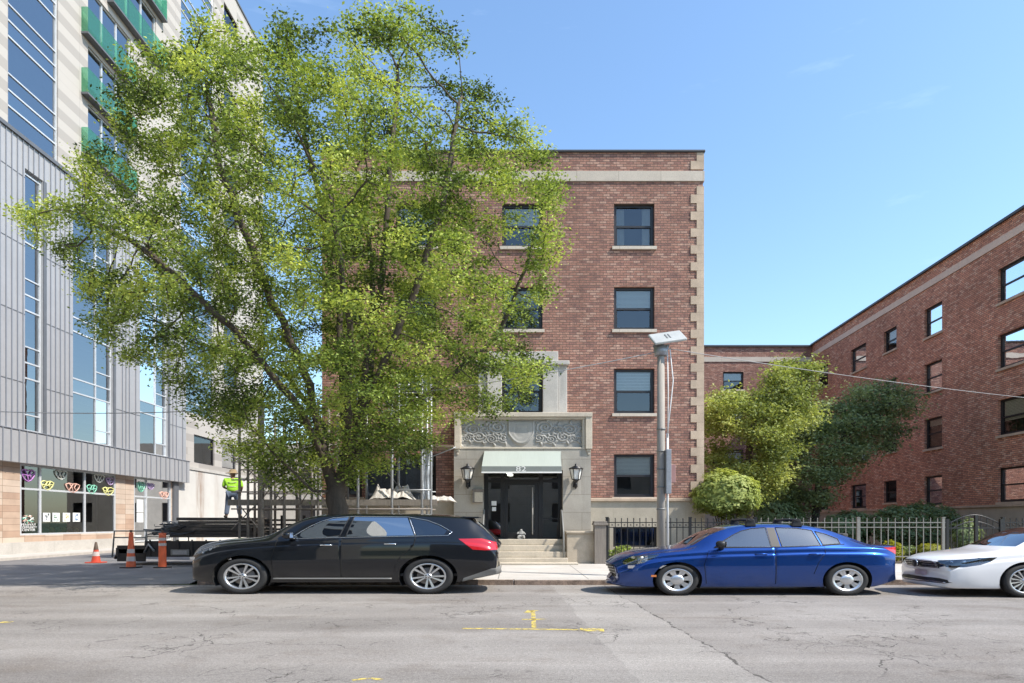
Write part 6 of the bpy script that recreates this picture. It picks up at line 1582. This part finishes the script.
cloth('tarpaulin', sx_(366), sx_(414), SY + .05, SY + 1.2, sz_(502) + .05, .48, 2.0, M['tarp'], 'crumpled dusty white tarpaulin heaped on the lower scaffold deck', 'tarpaulin')
cloth('tarpaulin', sx_(425), sx_(455), SY + .1, SY + 1.0, sz_(502.5) + .03, .22, 5.0, M['tarp'], 'flat loose white sheet hanging over the right end of the lower scaffold deck', 'tarpaulin', 24, 12)
ps = NT('clear_plastic_film'); ps.col((.7,.75,.8)); ps.set(rough=.25); tr = ps.n('BsdfTransparent'); m_ = ps.n('MixShader'); ps.l(ps.rng(ps.noise(3, 5, .7), .35, .65, .35, .8), m_.inputs[0]); ps.l(tr.outputs[0], m_.inputs[1]); ps.l(ps.b.outputs[0], m_.inputs[2]); ps.l(m_.outputs[0], ps.t.nodes['Material Output'].inputs[0]); M['film'] = ps.mat
b = MB(); nx, nz = 16, 30
for j in range(nz + 1):
    for i in range(nx + 1):
        u, v = i / nx, j / nz; b.v.append((sx_(421.5) + (sx_(431) - sx_(421.5)) * u * (1 - .2 * math.sin(v * 3)), SY + .12 + .10 * math.sin(u * 14 + v * 2) + .06 * noise.noise(Vector((u * 3, v * 5, 1))), sz_(448) + (sz_(500) - sz_(448)) * v))
for j in range(nz):
    for i in range(nx): a = j * (nx + 1) + i; b.f.append((a, a + 1, a + nx + 2, a + nx + 1)); b.m.append(0); b.sm.append(True)
tag(b.build('plastic_sheet', M['film']), 'clear plastic sheet hanging between the two silver scaffold tubes', 'plastic sheet')
b = MB(); b.box(-1.1, 1.1, 0, .02, 0, 1.3)
for k in range(6): b.box(-1.1 + k * .44, -1.06 + k * .44, -.02, 0, 0, 1.3)
o = b.build('mesh_screen', M['net'], loc=(sx_(392), SY + 1.34, sz_(500))); tag(o, 'dark netting screen behind the crumpled tarpaulin on the scaffold', 'netting')
# ---------------------------------------------------------------- worker on the plank pile
def skinned(name, verts, edges, radii, mat, parent, sub=2, root=0):
    me = bpy.data.meshes.new(name); me.from_pydata([tuple(v) for v in verts], edges, []); o = bpy.data.objects.new(name, me); COL.objects.link(o)
    bm = bmesh.new(); bm.from_mesh(me); bm.verts.layers.skin.verify(); bm.to_mesh(me); bm.free()
    s = o.modifiers.new('skin', 'SKIN'); s.use_smooth_shade = True
    for i, r in enumerate(radii): me.skin_vertices[0].data[i].radius = (r, r) if isinstance(r, (int, float)) else r
    me.skin_vertices[0].data[root].use_root = True
    ss = o.modifiers.new('sub', 'SUBSURF'); ss.levels = sub; ss.render_levels = sub
    bpy.context.view_layer.update(); dg = bpy.context.evaluated_depsgraph_get(); m2 = bpy.data.meshes.new_from_object(o.evaluated_get(dg)); bpy.data.objects.remove(o)
    m2.name = name; m2.materials.clear(); m2.materials.append(mat)
    for p in m2.polygons: p.use_smooth = True
    return link(name, m2, parent)
M['skin'] = pm('skin', (.30,.17,.11), .6, var=.06); M['hivis'] = pm('lime_high_visibility_shirt', (.36,.72,.04), .7, var=.08); M['jeans'] = pm('blue_grey_jeans', (.10,.13,.19), .85, var=.25); M['hat'] = pm('tan_sun_hat', (.30,.22,.13), .85, var=.2); M['boot'] = pm('dark_work_boot', (.03,.025,.02), .8)
PYY = 23.35; ptop = tz(537.5) + 6 * .118 - .02
wk = thing('person', 'worker in lime shirt, jeans and wide tan hat standing on the plank pile, back turned', 'person', (PX(232.5, PYY), PYY, ptop), R(14), scale=(1.3, 1, 1))
# joints, facing +y (away from the camera); slight forward lean, weight on one leg, arms bent forward
J = {'pel': (0,0,.92), 'wst': (0,.01,1.06), 'chs': (0,.03,1.28), 'nck': (0,.05,1.45), 'nk2': (0,.06,1.50), 'hd': (.0,.085,1.60), 'hdt': (0,.09,1.69),
     'hl': (-.09,0,.89), 'kl': (-.13,.05,.50), 'al': (-.16,-.02,.10), 'tl': (-.18,.12,.035), 'hr': (.09,0,.89), 'kr': (.15,.10,.50), 'ar': (.19,.04,.10), 'tr': (.21,.18,.035),
     'sl': (-.19,.03,1.40), 'el': (-.235,.02,1.13), 'wl': (-.16,.24,1.06), 'sr': (.19,.03,1.40), 'er': (.24,.03,1.12), 'wr': (.18,.22,.95)}
names = list(J); ix = {n: i for i, n in enumerate(names)}
E = [('pel','wst'),('wst','chs'),('chs','nck'),('nck','nk2'),('nk2','hd'),('hd','hdt'),('pel','hl'),('hl','kl'),('kl','al'),('al','tl'),('pel','hr'),('hr','kr'),('kr','ar'),('ar','tr'),('chs','sl'),('sl','el'),('el','wl'),('chs','sr'),('sr','er'),('er','wr')]
rad_ = dict(pel=.12, wst=.125, chs=.15, nck=.065, nk2=.052, hd=.088, hdt=.07, hl=.09, kl=.06, al=.042, tl=.035, hr=.09, kr=.06, ar=.042, tr=.035, sl=.065, el=.044, wl=.028, sr=.065, er=.044, wr=.028)
body_ = skinned('body', [J[n] for n in names], [(ix[a], ix[b]) for a, b in E], [rad_[n] for n in names], M['skin'], wk)
def sub_(keys, es, k, name, mat, extra={}):
    nn = list(keys); r = [rad_[n] * k + extra.get(n, 0) for n in nn]; JJ = dict(J); return skinned(name, [JJ[n] for n in nn], [(nn.index(a), nn.index(b)) for a, b in es], r, mat, wk)
sub_(['pel','wst','chs','sl','el','sr','er'], [('pel','wst'),('wst','chs'),('chs','sl'),('sl','el'),('chs','sr'),('sr','er')], 1.14, 'shirt', M['hivis'], {'pel': .012, 'wst': .012})
sub_(['pel','hl','kl','al','hr','kr','ar'], [('pel','hl'),('hl','kl'),('kl','al'),('pel','hr'),('hr','kr'),('kr','ar')], 1.12, 'trousers', M['jeans'], {'al': .018, 'ar': .018, 'kl': .008, 'kr': .008})
for s in ('l', 'r'):
    skinned('boot', [J['a' + s], J['t' + s], (J['t' + s][0], J['t' + s][1] - .18, .045)], [(0, 2), (2, 1)], [.055, .05, .055], M['boot'], wk, 1)
    w0 = Vector(J['w' + s]); d = (w0 - Vector(J['e' + s])).normalized(); side = Vector((1, 0, 0)) * (1 if s == 'l' else -1); hv = [w0, w0 + d * .08]; he = [(0, 1)]; hr_ = [.026, .032]
    for q, (o_, l_) in enumerate(((-.030,.07),(-.010,.08),(.010,.076),(.030,.06))):
        b0 = w0 + d * .085 + side * o_; hv += [b0, b0 + d * l_ * .5 + Vector((0,0,-.012)), b0 + d * l_ * .8 + Vector((0,0,-.035))]; n_ = len(hv); he += [(1, n_ - 3), (n_ - 3, n_ - 2), (n_ - 2, n_ - 1)]; hr_ += [.010, .009, .008]
    b0 = w0 + d * .03 + side * .035; hv += [b0, b0 + side * .02 + d * .03, b0 + side * .02 + d * .055 + Vector((0,0,-.015))]; n_ = len(hv); he += [(0, n_ - 3), (n_ - 3, n_ - 2), (n_ - 2, n_ - 1)]; hr_ += [.012, .010, .009]
    skinned('hand', hv, he, hr_, M['skin'], wk, 1)
h = Vector(J['hd'])
b = MB()
for s in (-1, 1): b.lathe([(0,-.012),(.018,-.006),(.02,.006),(.008,.012)], (h.x + s * .088, h.y, h.z - .01), 8, axis='X')
b.lathe([(0,-.02),(.014,-.012),(.018,.0),(.0,.022)], (h.x, h.y + .098, h.z - .015), 8)
b.build('ears_and_nose', M['skin'], wk)
b = MB(); b.lathe([(.205,.015),(.20,.025),(.12,.045),(.098,.06),(.095,.12),(.075,.155),(.03,.165),(0,.165)], (h.x, h.y, h.z + .02), 24); b.lathe([(.205,.015),(.12,.03),(.09,.04)], (h.x, h.y, h.z + .02), 24); b.build('hat', M['hat'], wk)
b = MB()
for z_ in (1.14, 1.30): b.tube([(.150 * math.cos(t) * 1.0, .02 + .150 * math.sin(t), z_) for t in [2 * math.pi * i / 20 for i in range(21)]], .012, 6)
b.build('reflective_stripe', M['band'], wk)

st_ = thing('reflected_figure', 'small pale grey seated figure standing in for a reflection at the entrance door', 'reflected_figure', (ux(521), FAC + sy + .12, .918), scale=(1.1, .85, .9)); M['reflection_grey'] = pm('pale_reflection_grey', (.30,.30,.29), .7)  # solid seated figure added for a reflection in the door glass
V = [(0,0,.10),(0,.0,.24),(0,-.01,.31),(0,-.02,.40),(.09,0,.26),(.13,-.09,.18),(-.09,0,.26),(-.12,-.10,.20),(.08,-.13,.13),(.10,-.15,.02),(-.08,-.13,.13),(-.11,-.15,.02)]
skinned('figure', V, [(0,1),(1,2),(2,3),(1,4),(4,5),(1,6),(6,7),(0,8),(8,9),(0,10),(10,11)], [.085,.07,.035,.06,.035,.025,.035,.025,.045,.03,.045,.03], M['reflection_grey'], st_)
b = MB(); b.box(-.12,.12,-.12,.14,0,.06); b.build('plinth', M['reflection_grey'], st_)  # base block added under the figure
